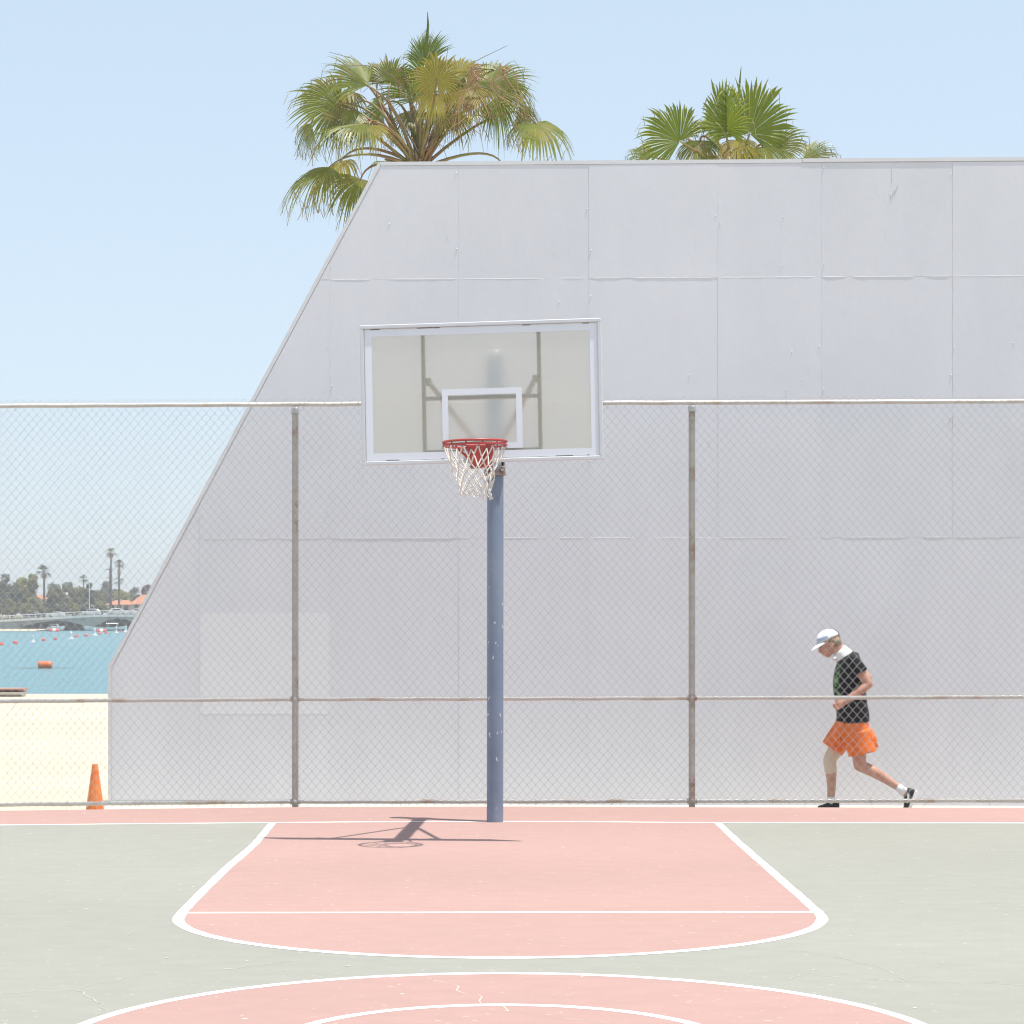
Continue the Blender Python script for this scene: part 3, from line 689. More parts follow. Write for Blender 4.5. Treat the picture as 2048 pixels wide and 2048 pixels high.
# ------------------------------------------------------------------ traffic cone
cp = V((190 - 1024) / F * 21.25, 21.25, SANDZ + .0)
cone = thing('traffic_cone', 'slim orange traffic cone on the sand left of the grey wall', 'traffic cone', tuple(cp))
m = MB(); m.lathe(cp, [(0.096, 0.028), (0.092, 0.04), (0.084, 0.06), (0.055, 0.27), (0.0275, 0.472), (0.025, 0.478), (0.018, 0.478), (0.018, 0.45)], 10); m.build('cone_body', M['cone'], cone, smooth=False)
m = MB(); m.box(cp + V(0, 0, .015), (.27, .27, .03), Matrix.Rotation(.3, 3, 'Z'), chamfer=.01); m.build('cone_base', M['rubber'], cone)
#PART2
# ------------------------------------------------------------------ fan palms behind the wall
def fan_blade(m, hub, axis, nrm, R, rnd, spread=118, droop=0.35, n=40, split=0.62, cup=0.12, thread=0.5, elong=0.20):
    a = axis.normalized(); nrm = (nrm - a * nrm.dot(a)).normalized(); s = nrm.cross(a)
    dth = math.radians(spread) * 2 / n
    ts = [0.03, 0.22, 0.42, split, sm(split, 1, .3), sm(split, 1, .6), sm(split, 1, .82), 1.0]
    for i in range(n):
        th = -math.radians(spread) + (i + .5) * dth + rnd.uniform(-.15, .15) * dth
        d = a * math.cos(th) + s * math.sin(th); e_ = -a * math.sin(th) + s * math.cos(th)
        L = R * (1 - elong + elong * math.cos(th * 0.8)) * rnd.uniform(0.86, 1.08)
        sp = split * rnd.uniform(.85, 1.12); kd = droop * rnd.uniform(.6, 1.5); tw = rnd.uniform(-.25, .25)
        rows_ = []
        for t in ts:
            w = L * t * math.tan(dth / 2) * 1.04 if t <= sp else L * sp * math.tan(dth / 2) * 1.04 * max(0.03, 1 - ((t - sp) / (1 - sp)) ** 0.9)
            tip = max(0.0, t - 0.45)
            c = hub + d * L * t * (1 - 0.35 * kd * tip) - V(0, 0, 1) * L * (droop * 0.22 * t * t + kd * 1.9 * tip ** 2) - nrm * cup * L * t * t * (1 - math.cos(th)) * .6
            ee = (e_ + d * tw * tip).normalized(); fo = nrm * w * 0.55
            rows_.append((c - ee * w + fo, c, c + ee * w + fo))
        b0 = len(m.v); m.v.extend([tuple(p) for r in rows_ for p in r])
        for k in range(len(ts) - 1):
            for q in (0, 1): m.f.append((b0 + 3 * k + q, b0 + 3 * k + q + 1, b0 + 3 * k + q + 4, b0 + 3 * k + q + 3)); m.mi.append(0)
        if rnd.random() < thread:         # pale fibre hanging from the split
            c = Vector(rows_[5][1]); dr = V(rnd.uniform(-1, 1), rnd.uniform(-1, 1), -1.2).normalized(); ln = R * rnd.uniform(.12, .34); w = 0.0045
            q = [c, c + dr * ln * .5 + V(0, 0, .04), c + dr * ln + V(rnd.uniform(-.06, .06), 0, -.05)]
            for p1, p2 in zip(q[:-1], q[1:]):
                b0 = len(m.v); m.v.extend([tuple(p1 + V(-w, 0, 0)), tuple(p1 + V(w, 0, 0)), tuple(p2 + V(w, 0, 0)), tuple(p2 + V(-w, 0, 0))]); m.f.append((b0, b0 + 1, b0 + 2, b0 + 3)); m.mi.append(1)
def petiole(m, a, b, axis, r0=0.034, r1=0.013, arch=0.12):
    a = Vector(a); b = Vector(b); L = (b - a).length; c = b - axis.normalized() * L * 0.42 + V(0, 0, arch * L)
    pts = [a * (1 - t) ** 2 + c * 2 * t * (1 - t) + b * t * t for t in [k / 9 for k in range(10)]]
    m.tube(pts, [sm(r0, r1, k / 9) for k in range(10)], 6)
def fan_palm(name, label, origin_px, dist, leaves, zoom, stalks, spear, base_z, seed, grow=1.0, split=.62, elong=.2, strands=()):
    ox, oy, zs = zoom; sc = dist / F / zs                       # metres per zoom pixel
    top = P(*origin_px, dist); t = thing(name, label, 'palm tree', (top.x, dist, base_z))
    m = MB(); k = 14; rnd = random.Random(seed)
    m.tube([V(top.x + 0.12 * math.sin(j * .5), dist + .08 * math.cos(j), base_z + (top.z - .05 - base_z) * j / k) for j in range(k + 1)],
           [0.30 - 0.13 * j / k + (0.02 if j % 2 else 0) for j in range(k)] + [0.15], 14); m.build('trunk', M['bark'], t, smooth=True)
    m = MB()
    for j in range(26):                                        # old leaf bases round the crown
        an = rnd.random() * 6.28; rr = rnd.uniform(.10, .17); z = top.z + rnd.uniform(-.65, .05)
        q = V(top.x + rr * math.cos(an), dist + rr * math.sin(an), z); m.tube([q, q + V(.10 * math.cos(an), .10 * math.sin(an), rnd.uniform(.12, .3))], [.035, .012], 5)
    m.build('leaf_bases', M['bark'], t)
    for (hx, hy, tx, ty, ady, nx, ny, nz, R, mat, droop, spread, hdy) in leaves:
        hub = P(ox + hx / zs, oy + hy / zs, dist) + V(0, hdy, 0); tip = P(ox + tx / zs, oy + ty / zs, dist) + V(0, hdy + ady, 0)
        ax = (tip - hub).normalized(); m = MB()
        fan_blade(m, hub, ax, V(nx, ny, nz + .32), R * sc * grow, rnd, spread=spread, droop=droop * .72, split=split, elong=elong)
        fr = m.build('frond', [M[mat], M['petiole']], t, recalc=False)
        m = MB(); petiole(m, top + V((hub.x - top.x) * .06, hdy * .08, rnd.uniform(-.15, .1)), hub + ax * .03, ax); m.build('petiole', M['petiole'], fr, smooth='all')
    for pts, r in stalks:
        q = [P(ox + x / zs, oy + y / zs, dist) + V(0, dy, 0) for x, y, dy in pts]
        m = MB(); q = smooth_poly(q, 2); m.tube(q, [sm(r, r * .35, j / (len(q) - 1)) for j in range(len(q))], 5); m.build('flower_stalk', M['stalk'], t, smooth='all')
    for (sx_, sy_, n_) in strands:                              # dry flower strands hanging from the crown
        for k in range(n_):
            a_ = P(ox + (sx_ + rnd.uniform(-35, 35)) / zs, oy + (sy_ + rnd.uniform(-25, 25)) / zs, dist) + V(0, -.75 + rnd.uniform(-.1, .1), 0); L_ = rnd.uniform(.35, .8)
            q = smooth_poly([a_, a_ + V(rnd.uniform(-.2, .2), 0, -.1), a_ + V(rnd.uniform(-.35, .3), 0, -L_ * .6), a_ + V(rnd.uniform(-.4, .35), 0, -L_)], 2)
            m = MB(); m.tube(q, [sm(.012, .005, j / (len(q) - 1)) for j in range(len(q))], 5); m.build('flower_strand', M['leaf_dead'], t, smooth='all')
    q = [P(ox + x / zs, oy + y / zs, dist) for x, y in spear]
    m = MB(); m.tube(q, [.022, .02, .004], 6); m.build('spear_leaf', M['leaf_b'], t)
    return t
# hub x, y, tip x, y (enlarged pixels), tip depth, normal xyz, radius, material, droop, spread, hub depth
big = [
 (965, 360, 985, 90, .05, -.6, -.8, 0, 265, 'leaf_b', .25, 62, -.1),
 (1048, 500, 1060, 300, -.15, 0.1, -1, .25, 215, 'leaf_y', .45, 168, -.75),
 (742, 440, 800, 225, .1, .1, -1, .35, 225, 'leaf_a', .30, 100, .3),
 (612, 492, 400, 330, -.1, -.3, -.7, .75, 330, 'leaf_a', .35, 75, -.25),
 (430, 592, 200, 560, -.1, -.1, -1, .1, 330, 'leaf_a', .40, 95, -.1),
 (600, 752, 400, 800, -.35, -.25, -.55, .9, 400, 'leaf_a', .75, 75, -.55),
 (630, 770, 620, 930, -.5, -.1, -.95, .4, 190, 'leaf_y', .7, 95, -.65),
 (380, 1000, 190, 1130, -.25, -.35, -.6, .8, 345, 'leaf_a', .75, 82, -.3),
 (430, 920, 330, 1000, .3, -.4, -.3, .9, 310, 'leaf_y', .8, 90, .35),
 (560, 1035, 520, 1160, -.15, .2, -1, .4, 270, 'leaf_a', .9, 95, .25),
 (720, 905, 860, 900, .45, 0, -.4, .9, 200, 'leaf_a', .4, 90, .55),
 (1345, 492, 1580, 350, .05, .25, -.85, .5, 345, 'leaf_a', .40, 80, .0),
 (1300, 470, 1350, 620, -.4, .1, -.9, .5, 250, 'leaf_a', .85, 95, -.25),
 (1230, 520, 1220, 730, -.3, -.2, -1, .3, 230, 'leaf_y', .9, 85, -.5),
 (1655, 700, 1720, 790, -.25, .1, -.55, .85, 285, 'leaf_a', .85, 115, .1),
 (1440, 915, 1520, 945, .5, 0, -.3, 1, 200, 'leaf_a', .4, 110, .5),
 (860, 470, 820, 300, .3, 0, -1, .3, 250, 'leaf_b', .35, 95, .6),
 (1130, 460, 1240, 300, .3, .3, -.9, .3, 260, 'leaf_b', .4, 95, .55),
 (980, 420, 1010, 220, .2, .5, -1, .2, 260, 'leaf_b', .4, 90, .35),
 (700, 560, 560, 620, .2, -.2, -1, .4, 240, 'leaf_b', .6, 90, .45),
 (880, 600, 860, 740, -.3, -.3, -1, .3, 210, 'leaf_a', .8, 80, .3),
 (1120, 620, 1150, 760, -.3, .3, -1, .3, 210, 'leaf_a', .8, 85, .2),
 (480, 480, 440, 660, -.2, -.3, -.9, .3, 210, 'leaf_y', .8, 75, .25),
 (1400, 520, 1450, 640, .1, .3, -.8, .5, 240, 'leaf_b', .8, 85, .4),
 (790, 330, 740, 240, .4, .2, -1, .3, 210, 'leaf_a', .45, 90, .75),
 (1180, 420, 1300, 310, .2, .2, -.9, .4, 240, 'leaf_y', .5, 85, -.15),
 (1040, 560, 1060, 720, -.2, .1, -1, .3, 200, 'leaf_y', .8, 90, -.45),
 (520, 640, 460, 760, -.1, -.2, -.9, .4, 220, 'leaf_a', .8, 85, -.2),
 (660, 420, 680, 270, .2, .1, -1, .3, 230, 'leaf_a', .4, 90, .4),
 (1480, 430, 1600, 560, .0, .4, -.8, .4, 230, 'leaf_a', .8, 80, .2),
 (330, 520, 280, 450, .1, -.2, -1, .3, 170, 'leaf_b', .5, 85, .2),
 (1560, 560, 1620, 680, .1, .3, -.8, .5, 220, 'leaf_a', .8, 60, .3),
 (250, 690, 190, 800, .1, -.3, -.9, .4, 170, 'leaf_a', .9, 60, .2),
 (930, 560, 930, 420, .1, .1, -1, .2, 220, 'leaf_b', .5, 100, .1),
]
stalks1 = [([(930, 900, 0), (900, 560, -.1), (700, 360, -.2), (450, 375, -.3)], .012), ([(930, 900, .1), (700, 470, .2), (560, 290, .3), (360, 235, .3)], .011),
           ([(940, 900, .1), (1060, 440, .2), (1260, 300, .3), (1480, 190, .35)], .011), ([(950, 900, -.1), (1150, 660, -.2), (1400, 690, -.3), (1660, 820, -.3)], .012),
           ([(900, 900, -.1), (760, 560, -.2), (480, 440, -.3), (330, 480, -.3), (200, 640, -.3)], .012), ([(960, 900, -.2), (1100, 560, -.3), (1330, 340, -.4), (1470, 440, -.4), (1450, 520, -.4)], .012),
           ([(950, 900, .1), (1060, 800, .1), (1110, 940, .1)], .008), ([(960, 900, -.2), (1240, 700, -.3), (1300, 720, -.3), (1335, 920, -.3)], .008), ([(920, 900, 0), (860, 400, .2), (760, 310, .3), (570, 490, .3)], .009),
           ([(940, 900, 0), (1200, 480, -.4), (1500, 560, -.4), (1640, 690, -.4)], .009), ([(930, 900, -.1), (780, 620, -.1), (640, 620, -.1), (500, 740, -.1)], .009)]
fan_palm('palm_tree', 'large fan palm with a full crown rising behind the wall above the backboard', (838.5, 326), 40.0, big, (540, 20, 3.116), stalks1, [(975, 330), (985, 90), (982, 10)], -0.3, 5, 1.10, .60, .22, ((1290, 420, 9), (1440, 430, 8), (1230, 640, 5)))
small = [
 (530, 660, 330, 440, -.1, -.1, -1, .1, 390, 'leaf_b', .30, 105, -.3),
 (870, 592, 845, 300, -.05, -.86, -.5, .05, 440, 'leaf_b', .20, 125, -.5),
 (1062, 605, 1150, 230, -.05, .5, -.86, .05, 490, 'leaf_b', .24, 112, -.35),
 (1245, 680, 1430, 560, .0, .3, -.75, .6, 330, 'leaf_a', .40, 85, .0),
 (1490, 765, 1680, 660, .0, .2, -.75, .6, 290, 'leaf_a', .30, 62, .0),
 (330, 745, 170, 650, .1, -.2, -.8, .5, 240, 'leaf_a', .5, 70, .1),
 (690, 630, 660, 770, -.2, -.2, -1, .4, 270, 'leaf_a', .75, 90, -.1),
 (1000, 420, 960, 300, .3, 0, -.8, .6, 210, 'leaf_a', .6, 100, .4),
 (975, 640, 985, 800, -.3, 0, -1, .4, 260, 'leaf_y', .8, 95, -.25),
 (1170, 690, 1190, 830, -.3, 0, -1, .4, 260, 'leaf_a', .8, 90, -.2),
 (600, 560, 560, 480, .3, -.2, -1, .4, 200, 'leaf_a', .6, 95, .5),
 (770, 480, 720, 360, .3, -.2, -1, .3, 250, 'leaf_a', .5, 90, .5),
 (1300, 760, 1400, 800, .3, 0, -.6, .8, 220, 'leaf_a', .6, 90, .4),
 (480, 780, 380, 760, .3, 0, -.6, .8, 230, 'leaf_b', .5, 90, .3),
 (720, 740, 780, 900, -.2, 0, -1, .4, 220, 'leaf_y', .8, 90, .3),
]
fan_palm('palm_tree', 'smaller fan palm showing only its upper fans over the wall top at right', (1220 + 985 / 3.864, 352), 38.0, small, (1220, 120, 3.864),
         [([(990, 880, .2), (1010, 500, .2), (1000, 250, .2)], .010), ([(960, 880, 0), (860, 760, -.2), (700, 760, -.2)], .010)], [(985, 420), (1000, 200), (1014, 50)], -0.3, 6, 1.06, .68, .38)

# ------------------------------------------------------------------ running person behind the fence
RD = 21.35; RS = F / RD
def Q(px, py, dy=0.0): return Vector(((px - 1024) / RS, RD + dy, EYE + (HOR - py) / RS))
def remesh(name, m, mats, parent, voxel=0.006, smooth_it=4, post=None):
    tmp = m.build(name + '_tmp', mats[0] if isinstance(mats, list) else mats, None, origin=(0, 0, 0))
    md = tmp.modifiers.new('r', 'REMESH'); md.mode = 'VOXEL'; md.voxel_size = voxel
    if smooth_it:
        sd = tmp.modifiers.new('s', 'SMOOTH'); sd.iterations = smooth_it; sd.factor = 0.5
    dg = bpy.context.evaluated_depsgraph_get(); me = bpy.data.meshes.new_from_object(tmp.evaluated_get(dg)); me.name = name
    bpy.data.objects.remove(tmp)
    org = wloc(parent)
    for v in me.vertices: v.co -= org
    me.materials.clear()
    for mm in (mats if isinstance(mats, list) else [mats]): me.materials.append(mm)
    if post: post(me, org)
    me.polygons.foreach_set('use_smooth', [True] * len(me.polygons)); me.update()
    o = bpy.data.objects.new(name, me); COL.objects.link(o); o.parent = parent; return o
def limb(m, pts, n=14):                     # (point, radius)
    q = []; r = []
    for (a, ra), (b, rb) in zip(pts[:-1], pts[1:]):
        for k in range(6): q.append(Vector(a).lerp(Vector(b), k / 6)); r.append(sm(ra, rb, k / 6))
    q.append(Vector(pts[-1][0])); r.append(pts[-1][1]); m.tube(q, r, n)
    for p, rr in ((q[0], r[0]), (q[-1], r[-1])): m.ball(p, rr, 12, 8)
def ell(c, rx, ry, tilt=0.0, n=20):         # horizontal-ish section, tilted about Y
    return [Vector(c) + Vector((rx * math.cos(t) * math.cos(tilt), ry * math.sin(t), rx * math.cos(t) * math.sin(tilt))) for t in [2 * math.pi * j / n for j in range(n)]]
feet = Q(1690, 1626); person = thing('person', 'person in black shirt, orange shorts and white cap running left behind the fence', 'person', (feet.x, RD, -0.122))
N_, F_ = -0.100, 0.10                        # near side, far side
body = MB()
torso = [((1690, 1306), .055, .06, .5), ((1695, 1316), .095, .155, .42), ((1695, 1334), .118, .178, .3), ((1694, 1356), .126, .175, .2), ((1697, 1382), .128, .165, .08), ((1703, 1408), .130, .160, 0.05), ((1706, 1432), .132, .165, .1), ((1705, 1452), .125, .165, .1), ((1703, 1468), .09, .14, .1)]
body.loft([ell(Q(*c), rx, ry, t) for c, rx, ry, t in torso])
# head and neck
hc = Q(1657.5, 1286); ht = math.radians(24)
HR = Matrix.Rotation(-ht, 3, 'Y')           # faces -X, bowed
def H(x, y, z): return hc + HR @ Vector((x, y, z))
limb(body, [(Q(1686, 1306), .060), (Q(1676, 1297), .054), (hc + V(.03, 0, -.03), .052)])
head = MB()
head.ball(H(.012, 0, .025), (.099, .077, .094), 18, 12, HR)           # skull
head.ball(H(-.035, 0, -.045), (.060, .058, .070), 16, 10, HR)         # face
head.ball(H(-.048, 0, -.098), (.034, .036, .026), 12, 8, HR)          # chin
head.ball(H(-.005, 0, -.075), (.052, .055, .038), 12, 8, HR)          # jaw
head.tube([H(-.088, 0, .006), H(-.104, 0, -.022), H(-.116, 0, -.040), H(-.098, 0, -.050)], [.009, .011, .014, .010], 8)      # nose
head.ball(H(-.086, 0, .020), (.020, .050, .012), 10, 6, HR)           # brow
head.ball(H(-.090, 0, -.072), (.012, .026, .007), 10, 6, HR); head.ball(H(-.087, 0, -.085), (.011, .022, .008), 10, 6, HR)    # lips
for s in (-1, 1):
    head.ball(H(.012, s * .077, -.018), (.021, .011, .033), 10, 8, HR)  # ears
    head.ball(H(-.060, s * .040, -.035), (.026, .022, .024), 10, 8, HR)
for v in head.v: body.v.append(v)
o0 = len(body.v) - len(head.v); body.f.extend([tuple(i + o0 for i in f) for f in head.f]); body.mi.extend(head.mi)
# arms: upper arm back, forearm forward
def arm(sh, el, wr, hd, dys):
    limb(body, [(Q(*sh, dys[0]), .052), (Q(*sh, dys[0]).lerp(Q(*el, dys[1]), .45), .049), (Q(*el, dys[1]), .041)])
    limb(body, [(Q(*el, dys[1]), .040), (Q(*el, dys[1]).lerp(Q(*wr, dys[2]), .3), .045), (Q(*wr, dys[2]), .027)])
    w = Q(*wr, dys[2]); h = Q(*hd, dys[2]); ax = (h - w).normalized(); up = V(0, 0, 1) - ax * ax.z; up.normalize(); sd = ax.cross(up)
    c = w + ax * .045
    body.ball(c, (.046, .022, .040), 12, 8, Matrix((ax, sd, up)).transposed())
    for k in range(4):                       # curled fingers
        b = c + ax * (.036 - .004 * abs(k - 1)) + up * (.028 - .019 * k); ln = (.040, .045, .042, .033)[k]
        s_ = -1 if dys[2] < 0 else 1
        body.tube([b, b + ax * ln * .55 + sd * .004, b + ax * ln * .75 + sd * s_ * .020, b + ax * ln * .35 + sd * s_ * .034, b + ax * .0 + sd * s_ * .030], [.0095, .0095, .009, .0085, .007], 8)
    t0 = w + ax * .015 + up * .026; body.tube([t0, t0 + ax * .028 + up * .016, t0 + ax * .056 + up * .008, t0 + ax * .070 - up * .006], [.012, .011, .010, .008], 8)
arm((1701, 1322), (1730, 1367), (1682, 1402), (1663, 1412), (-.185, -.215, -.235))
arm((1704, 1322), (1742, 1357), (1700, 1394), (1680, 1402), (.185, .205, .185))
# legs: far leg planted in front, near leg trailing
limb(body, [(Q(1697, 1462, F_), .082), (Q(1679, 1492, F_), .079), (Q(1662, 1521, F_), .056)])
limb(body, [(Q(1661, 1521, F_), .055), (Q(1665, 1546, F_), .054), (Q(1666, 1572, F_), .043), (Q(1665, 1600, F_), .035), (Q(1665, 1612, F_), .036)])
limb(body, [(Q(1708, 1462, N_), .082), (Q(1714, 1495, N_), .076), (Q(1716, 1529, N_), .058)])
limb(body, [(Q(1717, 1530, N_), .056), (Q(1742, 1541, N_), .055), (Q(1768, 1557, N_), .043), (Q(1795, 1575, N_), .032), (Q(1806, 1584, N_), .034)])
remesh('body', body, M['skin'], person, 0.0058, 3)
for s in (-1, 1):
    m = MB(); m.ball(H(-.083, s * .030, -.003), (.006, .012, .006), 8, 6, HR); m.build('eye', M['eye'], person, smooth='all')
# hair round the back of the head
m = MB(); m.ball(H(.052, 0, -.012), (.066, .082, .056), 16, 10, HR); m.ball(H(.075, 0, -.040), (.040, .062, .035), 14, 8, HR); m.ball(H(.022, -.074, .012), (.034, .013, .030), 10, 6, HR); m.ball(H(.022, .074, .012), (.034, .013, .030), 10, 6, HR)
remesh('hair', m, M['hair'], person, .006, 2)
# cap
m = MB(); rings = []
for i in range(9):
    ph = math.radians(2 + i * 10.8); rings.append([H(.006 + .113 * math.cos(ph) * math.cos(t), .088 * math.cos(ph) * math.sin(t), .036 + .092 * math.sin(ph)) for t in [2 * math.pi * j / 28 for j in range(28)]])
m.loft(rings, cap=True)
cap = m.build('cap', [M['cap'], M['cap_blue']], person, smooth='all')
m = MB(); brim = []
for k in range(15):
    t = math.radians(-78 + k * 156 / 14); a_ = H(.004 - .108 * math.cos(t), .084 * math.sin(t), .040); ln = .088 * math.cos(t) ** .7
    b_ = a_ + HR @ V(-ln, 0, -ln * .42 - .010 * abs(math.sin(t))); brim.append((a_, b_))
for dz in (0.0,):
    vs = [p for pr in brim for p in pr]; fs = [(2 * k, 2 * k + 1, 2 * k + 3, 2 * k + 2) for k in range(14)]
    lo = [p - V(0, 0, .005) for p in vs]; nv = len(vs); m.add(vs + lo, fs + [tuple(reversed([i + nv for i in f])) for f in fs] + [(2 * k + 1, 2 * k + 1 + nv, 2 * k + 3 + nv, 2 * k + 3) for k in range(14)] + [(2 * k, 2 * k + 2, 2 * k + 2 + nv, 2 * k + nv) for k in range(14)])
m.build('brim', M['cap'], cap, smooth='all')
m = MB()
for s in (-1, 1):
    m.add([H(.006 - .1145 * math.cos(t) * math.cos(math.radians(pz)), s * .0895 * abs(math.sin(t)) * math.cos(math.radians(pz)), .036 + .0935 * math.sin(math.radians(pz))) for pz in (8, 26) for t in [math.radians(18 + 9 * k) for k in range(9)]], [(k, k + 1, k + 10, k + 9) for k in range(8)])
m.build('blue_band', M['cap_blue'], cap, smooth='all')
m = MB(); m.tube([H(.006 + .116 * math.cos(math.radians(pz)), 0, .036 + .094 * math.sin(math.radians(pz))) for pz in (52, 30, 8)] + [H(.112, 0, .0), H(.108, 0, -.045)], .006, 6); m.build('strap', M['rubber'], cap)
# shirt: trunk with two sleeves
m = MB(); sh = [((1690, 1309), .070, .085, .5), ((1695.5, 1315), .108, .170, .42), ((1696, 1334), .131, .196, .3), ((1695, 1356), .138, .192, .2), ((1697, 1382), .141, .182, .08), ((1703, 1408), .146, .180, .05), ((1706, 1430), .152, .186, .08), ((1704.5, 1445), .160, .190, .06)]
m.loft([ell(Q(*c), rx, ry, t, 28) for c, rx, ry, t in sh])
for sx, ex, dy, de in (((1701, 1322), (1716, 1345), -.185, -.205), ((1704, 1322), (1721, 1342), .185, .200)):
    limb(m, [(Q(*sx, dy), .066), (Q(*sx, dy).lerp(Q(*ex, de), .5), .068)]); m.tube([Q(*sx, dy), Q(*ex, de)], [.066, .069], 16)
rw = random.Random(4)
for k in range(26):                          # drape folds
    z0 = Q(0, rw.uniform(1340, 1400)).z; a0 = rw.uniform(-2.6, -.5); c = Q(1700, 1390)
    pts = [V(c.x + .146 * math.cos(a0 + q * .25), RD + .185 * math.sin(a0 + q * .25), z0 - q * rw.uniform(.02, .06)) for q in range(4)]
    m.tube(pts, [.004, .015, .014, .004], 6)
def green(me, org):
    zt, zl = Q(0, 1326).z - org.z, Q(0, 1400).z - org.z; xc = Q(1676, 0).x - org.x
    for p in me.polygons:
        c = p.center
        if p.normal.x < -.72 and zl < c.z < zt and abs(c.y) < .13 and c.x < xc and mnoise.noise(c * 26) > .08: p.material_index = 1
remesh('shirt', m, [M['shirt'], M['green_print']], person, .0062, 3, green)
# collar of a white towel round the neck
m = MB(); m.loft([ell(Q(*c), rx, ry, t, 22) for c, rx, ry, t in [((1689, 1313), .088, .108, .62), ((1685, 1309), .086, .098, .68), ((1680, 1303), .076, .084, .74), ((1677.5, 1300), .066, .074, .76)]])
m.ball(Q(1667, 1317, -.03), (.026, .045, .026), 10, 8)
remesh('collar', m, M['towel'], person, .006, 3)
# shorts
m = MB()
m.loft([ell(Q(*c), rx, ry, t, 28) for c, rx, ry, t in [((1703, 1440), .150, .180, .06), ((1703, 1452), .162, .192, .05), ((1702, 1468), .172, .208, .02), ((1701, 1482), .168, .206, 0)]])
def leg_ring(c, ax, r, dy, flare=0.0):
    ax = ax.normalized(); u = ax.orthogonal().normalized(); u = (V(1, 0, 0) - ax * ax.x).normalized(); w = ax.cross(u)
    return [c + u * r * 1.08 * math.cos(t) + w * r * math.sin(t) for t in [2 * math.pi * j / 24 for j in range(24)]]
for a_, b_, dy, rr in (((1694, 1462), (1667, 1499), F_, (.115, .112, .104)), ((1712, 1462), (1722, 1506), N_ + .01, (.120, .122, .126))):
    A, B_ = Q(*a_, dy), Q(*b_, dy); ax = B_ - A
    m.loft([leg_ring(A.lerp(B_, t), ax, r, dy) for t, r in ((0, rr[0]), (.5, rr[1]), (1, rr[2]))])
m.loft([leg_ring(Q(*c, N_ * .8), V(.35, 0, -1), r, 0) for c, r in (((1722, 1462), .085), ((1730, 1478), .092), ((1736, 1491), .075))])
m.tube([Q(1728, 1470, N_), Q(1741, 1484, N_), Q(1753, 1493, N_)], [.06, .040, .010], 12)
for k in range(30):
    x = rw.uniform(1664, 1742); y = rw.uniform(1450, 1486); m.tube([Q(x, y, -.17 + .0009 * abs(x - 1703)), Q(x - 4, y + 12, -.19 + .0009 * abs(x - 1703)), Q(x - 5 + rw.uniform(-3, 6), y + 26, -.165)], [.003, rw.uniform(.009, .017), .004], 6)
remesh('shorts', m, M['shorts'], person, .0062, 2)
# knee sleeve, socks, shoes
m = MB(); limb(m, [(Q(1674, 1500, F_), .074), (Q(1662, 1521, F_), .0605), (Q(1664.5, 1543, F_), .0585)]); m.build('knee_sleeve', M['knee'], person, smooth='all')
m = MB(); m.tube([Q(1665, 1595, F_), Q(1665, 1602, F_), Q(1665, 1610, F_)], [.039, .039, .036], 14); m.build('sock', M['sock'], person, smooth='all')
m = MB(); m.tube([Q(1790, 1571.5, N_), Q(1798, 1577, N_), Q(1806, 1583, N_)], [.039, .040, .043], 14); m.build('sock', M['sock'], person, smooth='all')
def shoe(heel, toe, upv, dy):
    h = Q(*heel, dy); t = Q(*toe, dy); ax = (t - h).normalized(); up = (upv - ax * upv.dot(ax)).normalized(); sd = ax.cross(up); L = (t - h).length
    root = MB(); rings = []
    for f, w, hg, lo in ((-.02, .020, .055, .012), (.04, .034, .085, .004), (.2, .038, .105, .0), (.36, .037, .098, .0), (.55, .042, .075, 0), (.75, .047, .058, .0), (.92, .040, .045, .006), (1.0, .022, .032, .012)):
        c = h + ax * L * f; rings.append([c + sd * w * math.cos(a_) + up * (lo + hg * (.5 + .5 * math.sin(a_)) if math.sin(a_) > -.9 else lo) for a_ in [2 * math.pi * j / 14 for j in range(14)]])
    root.loft(rings); s = root.build('shoe', M['shoe'], person, smooth='all')
    m = MB(); rings = []
    for f, w in ((-.03, .026), (.1, .039), (.35, .038), (.7, .050), (.92, .043), (1.03, .020)):
        c = h + ax * L * f; rings.append([c + sd * w * x - up * .012 + up * z for x, z in ((-1, 0), (1, 0), (1.03, .03), (-1.03, .03))])
    m.loft(rings); m.build('sole', M['sole'], s, smooth=True)
    if dy > 0: return
    m = MB(); c = h + ax * L * .42
    for s_ in (-1, 1): m.add([c + ax * .03 + sd * s_ * .041 + up * .03, c - ax * .05 + sd * s_ * .040 + up * .06, c - ax * .03 + sd * s_ * .038 + up * .075, c + ax * .045 + sd * s_ * .042 + up * .04], [(0, 1, 2, 3)])
    m.build('stripe', M['sole'], s)
shoe((1681, 1622), (1639, 1623.5), V(0, 0, 1), F_)
shoe((1829, 1580), (1811, 1624), (Q(1795, 1575) - Q(1820, 1600)), N_)

